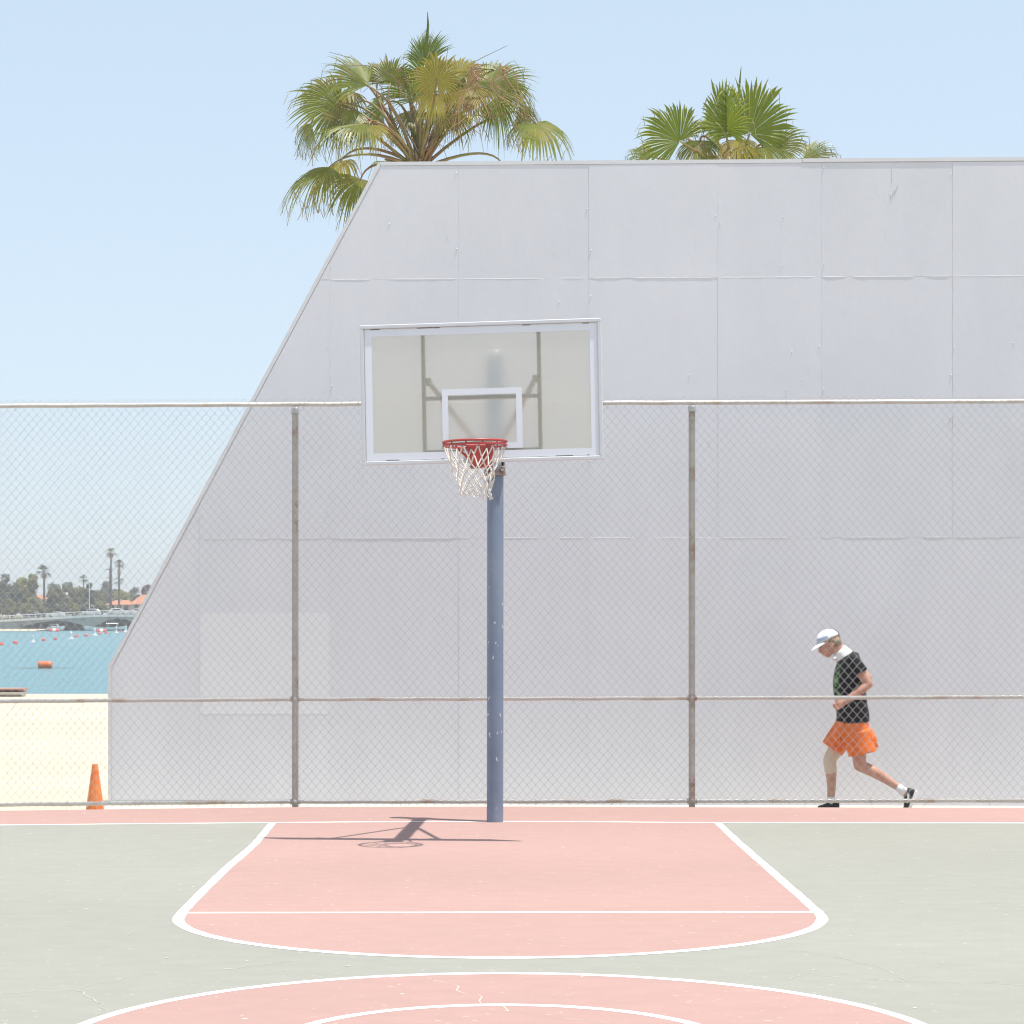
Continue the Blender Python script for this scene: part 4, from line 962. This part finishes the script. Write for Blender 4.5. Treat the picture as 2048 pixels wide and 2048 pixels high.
# ------------------------------------------------------------------ bay: buoys, dinghy
def buoy_pt(zx, zy): px, py = zx / 7.431, 1240 + zy / 7.431; d = (EYE - WATER) * F / (py - HOR); return Vector(((px - 1024) * d / F, d, WATER)), d
def red_buoy():
    t = thing('float_buoy', 'x', 'buoy', (0, 0, 0), 'red floats on the swim line')
    m = MB(); m.lathe((0, 0, 0), [(.02, -.2), (.22, -.14), (.30, 0), (.27, .14), (.15, .26), (.05, .30), (.02, .30)], 16); m.build('float', M['buoyr'], t, smooth=True)
    m = MB(); m.tube([V(0, .05, .29), V(0, .05, .36), V(0, -.05, .36), V(0, -.05, .29)], .012, 6); m.build('lifting_eye', M['bolt'], t); return t
def white_buoy():
    t = thing('marker_buoy', 'x', 'buoy', (0, 0, 0), 'white marker buoys on the swim line')
    m = MB(); m.lathe((0, 0, 0), [(.1, -.2), (.42, -.1), (.48, .06), (.40, .20), (.14, .26), (.13, .3)], 16); m.build('float', M['buoyw'], t, smooth=True)
    m = MB(); m.lathe((0, 0, .26), [(.30, 0), (.22, .45), (.25, .55), (.25, .95), (.12, 1.08), (.01, 1.12)], 14); m.build('pillar', M['buoyw'], t, smooth=True); return t
reds = [(14, 375, 'red float at the left picture edge, nearest of the swim line'), (228, 352, 'second red float from the left on the swim line'), (650, 308, 'red float just right of the nearest white marker buoy'), (822, 292, 'fourth red float from the left on the swim line'),
        (1138, 255, 'red float just right of the second white marker buoy'), (1287, 242, 'sixth red float from the left on the swim line'), (1480, 212, 'red float left below the larger red and white float'), (1577, 203, 'red float right below the larger red and white float'), (1798, 180, 'tiny far red float between the two rightmost white buoys')]
r0 = red_buoy(); w0 = white_buoy()
for i, (x, y, lab) in enumerate(reds):
    o = r0 if i == 0 else copy_tree(r0); p, d = buoy_pt(x, y); o.location = p + V(0, 0, .05); o['label'] = lab; o.rotation_euler = (0.1 * math.sin(i), .12 * math.cos(2 * i), i); k = .95 if i < 4 else 1.15; o.scale = (k, k, k)
for i, (x, y, lab, k) in enumerate([(488, 332, 'nearest white marker buoy, leftmost on the swim line', .62), (1052, 285, 'second white marker buoy from the left', .78), (1407, 232, 'third white marker buoy from the left', .9), (1723, 195, 'cream marker buoy, fourth from the left', 1.0), (1868, 182, 'farthest white marker buoy next to the grey wall edge', 1.1)]):
    o = w0 if i == 0 else copy_tree(w0); p, d = buoy_pt(x, y); o.location = p; o['label'] = lab; o.scale = (k, k, k)
    if i == 3:
        for c in o.children: c.data = c.data.copy(); c.data.materials[0] = M['plaster']
for i, (x, y, lab) in enumerate([(808, 172, 'far red and white float below the small white boat'), (1512, 178, 'larger red and white float in front of the teal boat')]):
    p, d = buoy_pt(x, y); t = thing('mooring_float', lab, 'buoy', tuple(p), 'red and white mooring floats')
    m = MB(); m.lathe(p + V(-1.2, 0, .1), [(.1, 0), (.55, .15), (.62, .5), (.62, 1.9), (.55, 2.25), (.1, 2.4)], 14, axis='x'); m.build('float', M['buoyr'], t, smooth=True)
    m = MB(); m.lathe(p + V(-.35, 0, .1), [(.64, 0), (.65, .02), (.65, .68), (.64, .7)], 14, axis='x'); m.build('white_band', M['buoyw'], t, smooth=True)
p, d = buoy_pt(672, 718); t = thing('barrel_buoy', 'orange barrel float lying on the water nearest the beach', 'buoy', tuple(p))
m = MB(); m.lathe(p + V(-.40, 0, .19), [(.04, 0), (.17, .02), (.205, .07), (.21, .2), (.21, .6), (.205, .73), (.17, .78), (.04, .80)], 22, axis='x'); m.build('float', M['buoyo'], t, smooth=True)
m = MB()
for x in (-.14, .14): m.lathe(p + V(x - .015, 0, .19), [(.211, 0), (.218, .005), (.218, .025), (.211, .03)], 22, axis='x')
m.build('hoop_band', M['buoyr'], t, smooth=True)
m = MB(); m.tube(smooth_poly([p + V(-1.9, .1, 0.0), p + V(-1.2, .05, .012), p + V(-.4, 0, .02)], 2), .014, 5); m.tube(smooth_poly([p + V(.4, 0, .02), p + V(1.0, .05, .012), p + V(1.6, .1, 0)], 2), .014, 5); m.build('rope', M['stalk'], t)
# beached dinghy at the left edge
dd = 78.0; dz = -0.93; q = P(50.5, 1390, dd); t = thing('beached_dinghy', 'low white dinghy with red-brown top lying on the sand by the water', 'dinghy', (q.x - 1.2, dd, dz))
def hull_ring(x, w, z0, z1, k=1.0): return [V(q.x - x, dd + y, z) for y, z in ((-w, z1), (-w * .92, (z0 + z1) / 2), (-w * .55, z0), (w * .55, z0), (w * .92, (z0 + z1) / 2), (w, z1))]
m = MB(); m.loft([hull_ring(x, w, dz + zl, dz + .17) for x, w, zl in ((.0, .34, .07), (.05, .44, .02), (.4, .5, 0), (1.4, .52, 0), (2.1, .40, .02), (2.6, .15, .08))]); m.build('hull', M['hull'], t, smooth=True)
m = MB(); m.loft([hull_ring(x, w, dz + .19, dz + .29) for x, w in ((-.02, .38), (.06, .47), (.4, .53), (1.4, .55), (2.1, .43), (2.65, .16))]); m.build('gunwale', M['hull_top'], t, smooth=True)
m = MB(); m.loft([hull_ring(x, w, dz + .165, dz + .195) for x, w in ((.03, .30), (.08, .42), (.4, .49), (1.4, .51), (2.1, .39), (2.55, .14))]); m.build('rubbing_strip', M['rubber'], t)

# ------------------------------------------------------------------ far shore
BD = 577.0
S = BD / F
def fx(px, d=BD): return (px - 1024) * d / F
def fz(py, d=BD): return EYE + (HOR - py) * d / F
br = thing('bridge', 'low concrete bridge with flat arches across the bay', 'bridge', (fx(150), BD, WATER))
topz = lambda px: fz(sm(1240.5, 1230, min(max(px, 0), 200) / 200) if px < 200 else 1230)
def soff(px):
    for a, b, y0, yc in ((44, 172, 1253, 1241), (192, 276, 1250, 1237), (300, 400, 1250, 1237)):
        if a <= px <= b: t = (px - a) / (b - a) * 2 - 1; return fz(sm(yc, y0, t * t) + (1.5 if t < 0 else 0))
    return WATER - .3
m = MB(); xs = [-300 + 6 * k for k in range(131)]
for px in xs:
    for y in (BD, BD + 16): m.v.extend([(fx(px), y, topz(px)), (fx(px), y, soff(px))])
for i in range(len(xs) - 1):
    a = 4 * i; b = 4 * (i + 1)
    for f in ((a, b, b + 1, a + 1), (a + 2, a + 3, b + 3, b + 2), (a, a + 2, b + 2, b), (a + 1, b + 1, b + 3, a + 3)): m.f.append(f); m.mi.append(0)
m.build('deck', M['bridge'], br)
m = MB(); m.prism([V(fx(px), BD - .35, topz(px) + .12) for px in xs] + [V(fx(px), BD - .35, topz(px) - .45) for px in reversed(xs)], (0, 0, 0), (0, .3, 0)); m.build('edge_beam', M['railw'], br)
for px0, px1 in ((172, 192),):
    m = MB(); m.box(V(fx((px0 + px1) / 2), BD + 6.5, fz(1252)), (2.6, 12, 3.4), chamfer=.3); m.build('pier', M['bridge'], br)
for px in (45, 82):
    m = MB(); m.box(V(fx(px), BD - .6, fz(1254)), (.35, .35, 1.5)); m.build('pile', M['trunk'], br)
m = MB(); m.tube([V(fx(px), BD + .3, topz(px) + 1.05) for px in xs], .10, 6); m.build('handrail', M['railw'], br)
m = MB(); m.tube([V(fx(px), BD + .3, topz(px) + .55) for px in xs], .05, 5); m.build('handrail', M['railw'], br)
for px in range(-60, 330, 13):
    m = MB(); m.box(V(fx(px), BD + .3, topz(px) + .5), (.16, .16, 1.1)); m.build('rail_post', M['railw'], br)
# vehicles on the bridge
def car(name, label, px, py, paint, length=4.5, suv=True, flip=False, d=BD + 3.5):
    x0 = fx(px, d); z0 = fz(py, d); z0 = topz(px) + .02; t = thing(name, label, 'car', (x0, d, z0), 'vehicles on the bridge'); L = length / 2; sx = -1 if flip else 1
    Hh = 1.68 if suv else 1.42
    prof = [(-L, .35), (-L, .85), (-L * .95, 1.0), (-L * .52, 1.05), (-L * .28, Hh - .04), (L * .45, Hh), (L * .72, Hh - .06) if suv else (L * .55, Hh - .12), (L * .93, 1.08), (L, .95), (L, .35)]
    m = MB(); rings = []
    for y, k in ((-.9, .0), (-.82, 1), (.82, 1), (.9, 0)):
        rings.append([V(x0 + sx * x * (1 if k else .985), d + y, z0 + (z if z < .9 or k else .9 + (z - .9) * .9)) for x, z in prof])
    m.loft(rings); b = m.build('body', paint, t, smooth=True)
    m = MB()
    for s in (-1, 1):
        m.add([V(x0 + sx * x, d + s * .905, z0 + z) for x, z in ((-L * .44, 1.08), (-L * .25, Hh - .16), (L * .44, Hh - .13), (L * .66, 1.12))], [(0, 1, 2, 3)])
    m.build('window', M['window'], b)
    for x in (-L * .62, L * .62):
        for s in (-1, 1):
            m = MB(); m.lathe((x0 + sx * x, d + s * .86 - .11, z0 + .34), [(.1, 0), (.33, 0), (.34, .04), (.34, .18), (.33, .22), (.1, .22)], 14, axis='y'); w = m.build('wheel', M['tyre'], t, smooth=True)
            m = MB(); m.lathe((x0 + sx * x, d + s * .86 - .125, z0 + .34), [(.01, 0), (.19, 0), (.19, .25), (.01, .25)], 10, axis='y'); m.build('rim', M['bolt'], w)
    return t
car('car', 'white saloon car on the bridge behind the railing, left of the lamp pole', 112, 1231, M['carw'], 4.4, False)
car('car', 'white suv on the bridge just right of the lamp pole', 183, 1231, M['carw'], 4.6, True)
car('car', 'white suv on the bridge in front of the orange-roofed house', 236, 1229, M['carw'], 4.6, True, True)
car('car', 'dark blue car on the bridge at left', 64, 1232, M['card'], 4.2, False, d=BD + 7)
car('car', 'white van on the bridge nearest the grey wall edge', 276, 1228, M['carw'], 5.0, True, d=BD + 7.5)
def walker(name, label, px, mat, d):
    z0 = topz(px); x = fx(px, d); t = thing(name, label, 'person', (x, d, z0)); m = MB()
    limb(m, [(V(x - .1, d, z0 + .08), .07), (V(x - .08, d, z0 + .5), .09), (V(x - .05, d, z0 + .92), .13)], 8); limb(m, [(V(x + .16, d, z0 + .08), .07), (V(x + .10, d, z0 + .5), .09), (V(x + .05, d, z0 + .92), .13)], 8)
    m.loft([ell(V(x, d, z0 + z), a, b, 0, 12) for z, a, b in ((.85, .15, .17), (1.1, .14, .17), (1.35, .16, .21), (1.48, .07, .09))])
    for s in (-1, 1): limb(m, [(V(x, d + s * .22, z0 + 1.4), .06), (V(x + .06, d + s * .25, z0 + 1.1), .05), (V(x - .05, d + s * .22, z0 + .85), .045)], 8)
    m.ball(V(x - .02, d, z0 + 1.62), (.10, .085, .125), 10, 8)
    remesh('body', m, [mat, M['skin']], t, .045, 1, lambda me, org: [setattr(p, 'material_index', 1) for p in me.polygons if p.center.z > 1.53])
    return t
walker('person', 'far person in dark clothes on the bridge at left', 17, M['cloth_d'], BD + 2)
walker('person', 'far person in pale pink clothes at the left picture edge', 3, M['cloth_p'], BD + 2)
# boats under and beside the bridge
def boat(name, label, px, length, hullmat, cabin, d, flip=False, canopy=False):
    x0 = fx(px, d); z0 = WATER; t = thing(name, label, 'boat', (x0, d, z0), 'boats moored by the bridge'); s = -1 if flip else 1; L = length
    def ring(f, w, lo, hi): return [V(x0 + s * (f - .5) * L, d + y, z0 + z) for y, z in ((-w, hi), (-w * .9, hi * .4), (-w * .3, lo), (w * .3, lo), (w * .9, hi * .4), (w, hi))]
    m = MB(); m.loft([ring(f, w, lo, hi) for f, w, lo, hi in ((0, .9, -.1, .75), (.3, 1.05, -.2, .8), (.6, 1.0, -.2, .9), (.85, .6, 0, 1.05), (1.0, .08, .5, 1.2))]); h = m.build('hull', hullmat, t, smooth=True)
    m = MB(); m.loft([ring(f, w * 1.02, hi - .05, hi + .06) for f, w, hi in ((-.01, .92, .78), (.3, 1.07, .82), (.6, 1.02, .92), (.85, .62, 1.07), (1.01, .1, 1.22))]); m.build('gunwale', M['boatw'], t, smooth=True)
    if cabin:
        m = MB(); m.prism([V(x0 + s * (x - .5) * L, d - .7, z0 + z) for x, z in ((.25, .8), (.27, 1.55), (.58, 1.6), (.72, .95))], (0, 0, 0), (0, 1.4, 0)); c = m.build('cabin', M['boatw'], t)
        m = MB(); m.prism([V(x0 + s * (x - .5) * L, d - .72, z0 + z) for x, z in ((.30, 1.15), (.31, 1.45), (.56, 1.48), (.63, 1.15))], (0, 0, 0), (0, 1.44, 0)); m.build('window', M['window'], c)
    if canopy:
        m = MB(); m.loft([[V(x0 + s * (f - .5) * L, d + y, z0 + z) for y, z in ((-1, 1.75), (-.7, 1.95), (.7, 1.95), (1, 1.75), (.7, 1.85), (-.7, 1.85))] for f in (.1, .15, .55, .62)]); m.build('canopy', M['boatw'], t)
        m = MB()
        for f in (.14, .58):
            for y in (-.85, .85): m.tube([V(x0 + s * (f - .5) * L, d + y, z0 + .7), V(x0 + s * (f - .5) * L, d + y, z0 + 1.8)], .04, 5)
        m.build('canopy_posts', M['boatw'], t)
    return t
boat('boat', 'small white cabin boat under the left bridge arch', 112, 4.2, M['boatw'], True, BD - 3)
boat('boat', 'low white open boat moored at the bridge pier', 186, 4.6, M['boatw'], False, BD - 5, True)
boat('boat', 'teal boat with white canopy under the right bridge arch', 231, 5.6, M['boatt'], False, BD - 4, False, True)
# houses
def house(name, label, px0, px1, py_base, py_eave, py_ridge, d, wall_m, roof_m, wins):
    x0, x1 = fx(px0, d), fx(px1, d); zb_, ze, zr = fz(py_base, d) - 1.0, fz(py_eave, d), fz(py_ridge, d); t = thing(name, label, 'house', ((x0 + x1) / 2, d, zb_)); dep = 9
    m = MB(); m.box(V((x0 + x1) / 2, d + dep / 2, (zb_ + ze) / 2), (x1 - x0, dep, ze - zb_)); w = m.build('wall', wall_m, t)
    o_ = .6; m = MB(); inn = min((x1 - x0) * .25, 4)
    vs = [V(x0 - o_, d - o_, ze - .05), V(x1 + o_, d - o_, ze - .05), V(x1 + o_, d + dep + o_, ze - .05), V(x0 - o_, d + dep + o_, ze - .05), V(x0 + inn, d + dep / 2, zr), V(x1 - inn, d + dep / 2, zr)]
    m.add(vs, [(0, 1, 5, 4), (1, 2, 5), (2, 3, 4, 5), (3, 0, 4), (3, 2, 1, 0)]); m.build('roof', roof_m, t)
    for f in wins:
        cx_ = sm(x0, x1, f); m = MB(); m.box(V(cx_, d - .02, (ze + zb_) / 2 + .6), (1.1, .1, 1.3)); wi = m.build('window', M['window'], t)
        m = MB(); m.box(V(cx_, d - .05, (ze + zb_) / 2 - .12), (1.4, .16, .12)); m.build('sill', M['plaster'], wi)
    return t
house('house', 'white house with tall orange tiled roof beside the grey wall edge', 262, 330, 1224, 1208, 1189, 612, M['plaster'], M['tile'], (.15, .4, .7))
house('house', 'low white house with flat orange roof behind the twin palms', 214, 262, 1224, 1209, 1200, 618, M['plaster'], M['tile'], (.2, .5, .8))
house('house', 'white house half hidden by trees right of the thick palm', 120, 152, 1222, 1190, 1184, 640, M['plaster'], M['bridge'], (.2, .5, .8))
house('house', 'pale house behind the big tree at left', 62, 84, 1224, 1198, 1190, 634, M['plaster'], M['tile'], (.3, .7))
house('house', 'low cream house behind the shrubs beside the lamp pole', 155, 176, 1226, 1212, 1208, 615, M['plaster'], M['bridge'], (.3, .7))
# trees
def crown_mesh(name, rx, rz, seed, mat, clumps=16, leaves=1500, size=.55):
    rnd = random.Random(seed); m = MB(); cl = []
    for k in range(clumps):
        while True:
            p = V(rnd.uniform(-1, 1), rnd.uniform(-1, 1), rnd.uniform(-1, 1))
            if p.length < 1: break
        cl.append((V(p.x * rx * .78, p.y * rx * .78, p.z * rz * .78), rnd.uniform(.24, .46) * min(rx, rz)))
    for k in range(leaves):
        c, r = cl[int(rnd.random() * len(cl))]; dv = V(rnd.gauss(0, 1), rnd.gauss(0, 1), rnd.gauss(0, 1) + .25).normalized(); q = c + dv * r * rnd.uniform(.65, 1.12)
        a = V(rnd.gauss(0, 1), rnd.gauss(0, 1), rnd.gauss(0, .6)).normalized(); b = (dv.cross(a) + dv * rnd.uniform(-.6, .6)).normalized(); sz = size * rnd.uniform(.5, 1.2)
        m.add([q - a * sz * .5, q + b * sz * .35, q + a * sz * .5, q - b * sz * .35], [(0, 1, 2, 3)])
    return m
def tree(name, label, px, py_top, py_base, wpx, mat, d, seed, group=None, crown_frac=.94):
    zt, zb_ = fz(py_top, d), min(fz(py_base, d), 3.0); Hh = zt - zb_; rx = wpx / 2 * d / F; rz = Hh * crown_frac / 2; x = fx(px, d)
    t = thing(name, label, 'tree', (x, d, zb_ - .3), group); c = V(x, d, zt - rz)
    m = MB(); m.tube([V(x, d, zb_ - .3), V(x + .1, d, zb_ + Hh * .3), V(x, d, zt - rz)], [.30, .22, .12], 7)
    rnd = random.Random(seed)
    for k in range(5):
        an = rnd.random() * 6.28; m.tube([V(x, d, zb_ + Hh * .3), c + V(math.cos(an) * rx * .6, math.sin(an) * rx * .6, rnd.uniform(-.3, .5) * rz)], [.14, .04], 5)
    m.build('trunk', M['trunk'], t, smooth=True)
    cm = crown_mesh('crown', rx, rz, seed, mat, 22, int(900 + rx * rz * 90), .95); cm.v = [(v[0] + c.x, v[1] + c.y, v[2] + c.z) for v in cm.v]; cm.build('crown', mat, t, recalc=False)
    return t
G = 'trees along the far shore'
for a in [('broad yellow-green tree, tallest of the far trees at left', 52, 1137, 1226, 58, M['fleaf2'], 606, 1), ('grey-green tree at the left picture edge across the bay', 12, 1143, 1230, 46, M['fleaf5'], 612, 2),
          ('dark tree between the big yellow-green tree and its left neighbour', 30, 1162, 1226, 26, M['fleaf3'], 600, 3), ('olive tree right of the single thick palm', 112, 1172, 1228, 44, M['fleaf1'], 604, 4),
          ('olive tree left of the lamp pole in the middle of the far shore', 150, 1168, 1228, 46, M['fleaf1'], 608, 5), ('bluish tree top peeping over the olive trees', 134, 1152, 1226, 30, M['fleaf5'], 690, 6),
          ('dark green conical tree beside the lamp pole', 180, 1160, 1232, 20, M['fleaf3'], 602, 7), ('bright yellow-green tree behind the twin palms', 243, 1178, 1216, 50, M['fleaf2'], 640, 8),
          ('olive tree left of the bright yellow-green tree', 200, 1176, 1222, 38, M['fleaf1'], 630, 9), ('hazy dark tree far behind the twin palms', 214, 1160, 1200, 54, M['fleaf3'], 800, 10),
          ('reddish purple tree at the grey wall edge', 297, 1164, 1212, 28, M['fleaf4'], 680, 11), ('blue-green tree left of the purple tree', 268, 1172, 1215, 34, M['fleaf5'], 700, 12),
          ('shrubby olive tree above the bridge at far left', 24, 1198, 1232, 44, M['fleaf1'], 596, 13), ('low olive shrub under the thick palm', 84, 1204, 1232, 36, M['fleaf1'], 597, 14),
          ('low grey shrub right of the thick palm', 126, 1206, 1232, 40, M['fleaf5'], 598, 15), ('low olive shrub left of the twin palms', 204, 1202, 1230, 34, M['fleaf1'], 598, 16),
          ('hazy bluish tree far behind the thick palm', 112, 1164, 1200, 50, M['fleaf3'], 820, 17), ('low dark shrub beside the lamp pole', 172, 1208, 1233, 26, M['fleaf3'], 599, 18),
          ('low yellow-green shrub under the big yellow-green tree', 54, 1208, 1233, 34, M['fleaf2'], 597, 19), ('low olive shrub at the left picture edge above the bridge', 4, 1206, 1234, 30, M['fleaf1'], 597, 20),
          ('pale olive shrub left of the lamp pole above the white saloon', 146, 1204, 1232, 32, M['fleaf2'], 599, 22), ('grey-green shrub between the thick palm and the olive tree', 102, 1196, 1232, 30, M['fleaf5'], 603, 23)]:
    tree('broadleaf_tree', *a, group=G)
wm = MB()                                     # the belt of trees goes on behind the wall
for k in range(26):
    px = 335 + k * 26; d = 605 + (k * 37) % 60; rr = random.Random(500 + k); h = rr.uniform(4, 8); x = fx(px, d)
    cm = crown_mesh('c', rr.uniform(2.5, 4), h / 2, 600 + k, None, 12, 420, 1.1); o_ = len(wm.v); wm.v.extend([(v[0] + x, v[1] + d, v[2] + 2.4 + h / 2) for v in cm.v]); wm.f.extend([tuple(i + o_ for i in f) for f in cm.f]); wm.mi.extend(cm.mi)
tag(wm.build('far_wood', M['fleaf1'], recalc=False), 'belt of olive trees going on along the far shore behind the wall', 'wood', kind='stuff')
def far_palm(label, px, py_c, py_base, rpx, d, seed, skirt=0.0, thick=.28, young=False):
    x = fx(px, d); zc, zb_ = fz(py_c, d), min(fz(py_base, d), 2.6); R = rpx * d / F; t = thing('tall_palm', label, 'palm tree', (x, d, zb_ - .3), 'palms along the far shore'); rnd = random.Random(seed)
    m = MB(); m.tube([V(x, d, zb_ - .3), V(x + .05, d, sm(zb_, zc, .5)), V(x, d, zc)], [thick * 1.3, thick, thick * .8], 8); m.build('trunk', M['trunk'], t, smooth=True)
    m = MB()
    for k in range(22 if not young else 13):
        an = rnd.random() * 6.28; el = rnd.uniform(-.7, 1.3); dv = V(math.cos(an) * math.cos(el), math.sin(an) * math.cos(el), math.sin(el)); hub = V(x, d, zc) + dv * R * rnd.uniform(.3, .5)
        fan_blade(m, hub, dv, dv.cross(V(-math.sin(an), math.cos(an), 0)) + V(0, -.3, .2), R * .78, rnd, spread=62, droop=.5, n=9, split=.35, thread=0); m.tube([V(x, d, zc), hub], .03, 4)
    m.build('crown', M['fleaf3'] if seed % 2 else M['fleaf1'], t, recalc=False)
    if skirt:
        m = MB()
        for k in range(16):
            an = rnd.random() * 6.28; hub = V(x + .3 * math.cos(an), d + .3 * math.sin(an), zc - .1 - rnd.random() * skirt); fan_blade(m, hub, V(math.cos(an) * .35, math.sin(an) * .35, -1), V(math.cos(an), math.sin(an), .3), R * .4, rnd, spread=50, droop=.2, n=8, thread=0)
        m.build('dry_skirt', M['leaf_dead'], t, recalc=False)
    return t
far_palm('thick-crowned tall palm standing alone at left across the bay', 88, 1143, 1230, 17, 600, 31, 1.2, .30)
far_palm('tallest far palm with a slim trunk, left of the twin palms', 222, 1106, 1228, 13, 600, 32, .9, .26)
far_palm('shorter of the twin far palms with a shaggy dry skirt', 238, 1128, 1224, 11.5, 601, 33, 2.6, .26)
far_palm('young bluish palm left of the lamp pole', 167, 1158, 1226, 11, 640, 35, 0, .2, True)
far_palm('young palm behind the trunk of the shorter twin palm', 238, 1162, 1222, 12, 680, 37, 0, .2, True)
# lamp pole and utility pole
d = BD + 11; t = thing('lamp_pole', 'thin grey lamp pole standing on the bridge', 'lamp pole', (fx(178.5, d), d, topz(178)))
m = MB(); m.tube([V(fx(178.5, d), d, topz(178)), V(fx(178.5, d), d, fz(1146, d))], [.11, .06], 8); m.build('pole', M['strut'], t, smooth=True)
m = MB(); m.tube([V(fx(178.5, d), d, fz(1148, d)), V(fx(178.5, d) + .5, d, fz(1146, d))], .05, 6); m.ball(V(fx(178.5, d) + .6, d, fz(1146, d)), (.3, .14, .08), 8, 6); m.build('lamp_head', M['strut'], t)
d = 606; t = thing('utility_pole', 'wooden utility pole with two cross-arms beside the tallest palm', 'utility pole', (fx(219.5, d), d, 2.2))
m = MB(); m.tube([V(fx(219.5, d), d, 2.0), V(fx(219.5, d), d, fz(1134, d))], [.16, .12], 8); m.build('pole', M['trunk'], t, smooth=True)
for py, w in ((1139, 1.9), (1156, 1.7)):
    m = MB(); m.box(V(fx(219.5, d), d - .15, fz(py, d)), (w, .12, .16)); a = m.build('cross_arm', M['trunk'], t)
    m = MB()
    for k in (-.85, -.4, .4, .85): m.lathe(V(fx(219.5, d) + k * w / 2, d - .15, fz(py, d) + .08), [(.05, 0), (.07, .08), (.03, .2)], 6)
    m.build('insulators', M['window'], a)

# ------------------------------------------------------------------ haze over the bay
hz = MB(); hz.box((0, 250, 10.6), (6200, 6600, 27.2))
hm = bpy.data.materials.new('haze'); hm.use_nodes = True; hn = hm.node_tree; hn.nodes.remove(hn.nodes['Principled BSDF'])
pv = hn.nodes.new('ShaderNodeVolumePrincipled'); pv.inputs['Color'].default_value = (0.97, 0.98, 0.99, 1); pv.inputs['Density'].default_value = 0.00048; pv.inputs['Anisotropy'].default_value = 0.2
hn.links.new(pv.outputs[0], hn.nodes['Material Output'].inputs['Volume'])
hz = hz.build('haze', hm); tag(hz, 'thin pale sea haze in the air', kind='stuff')
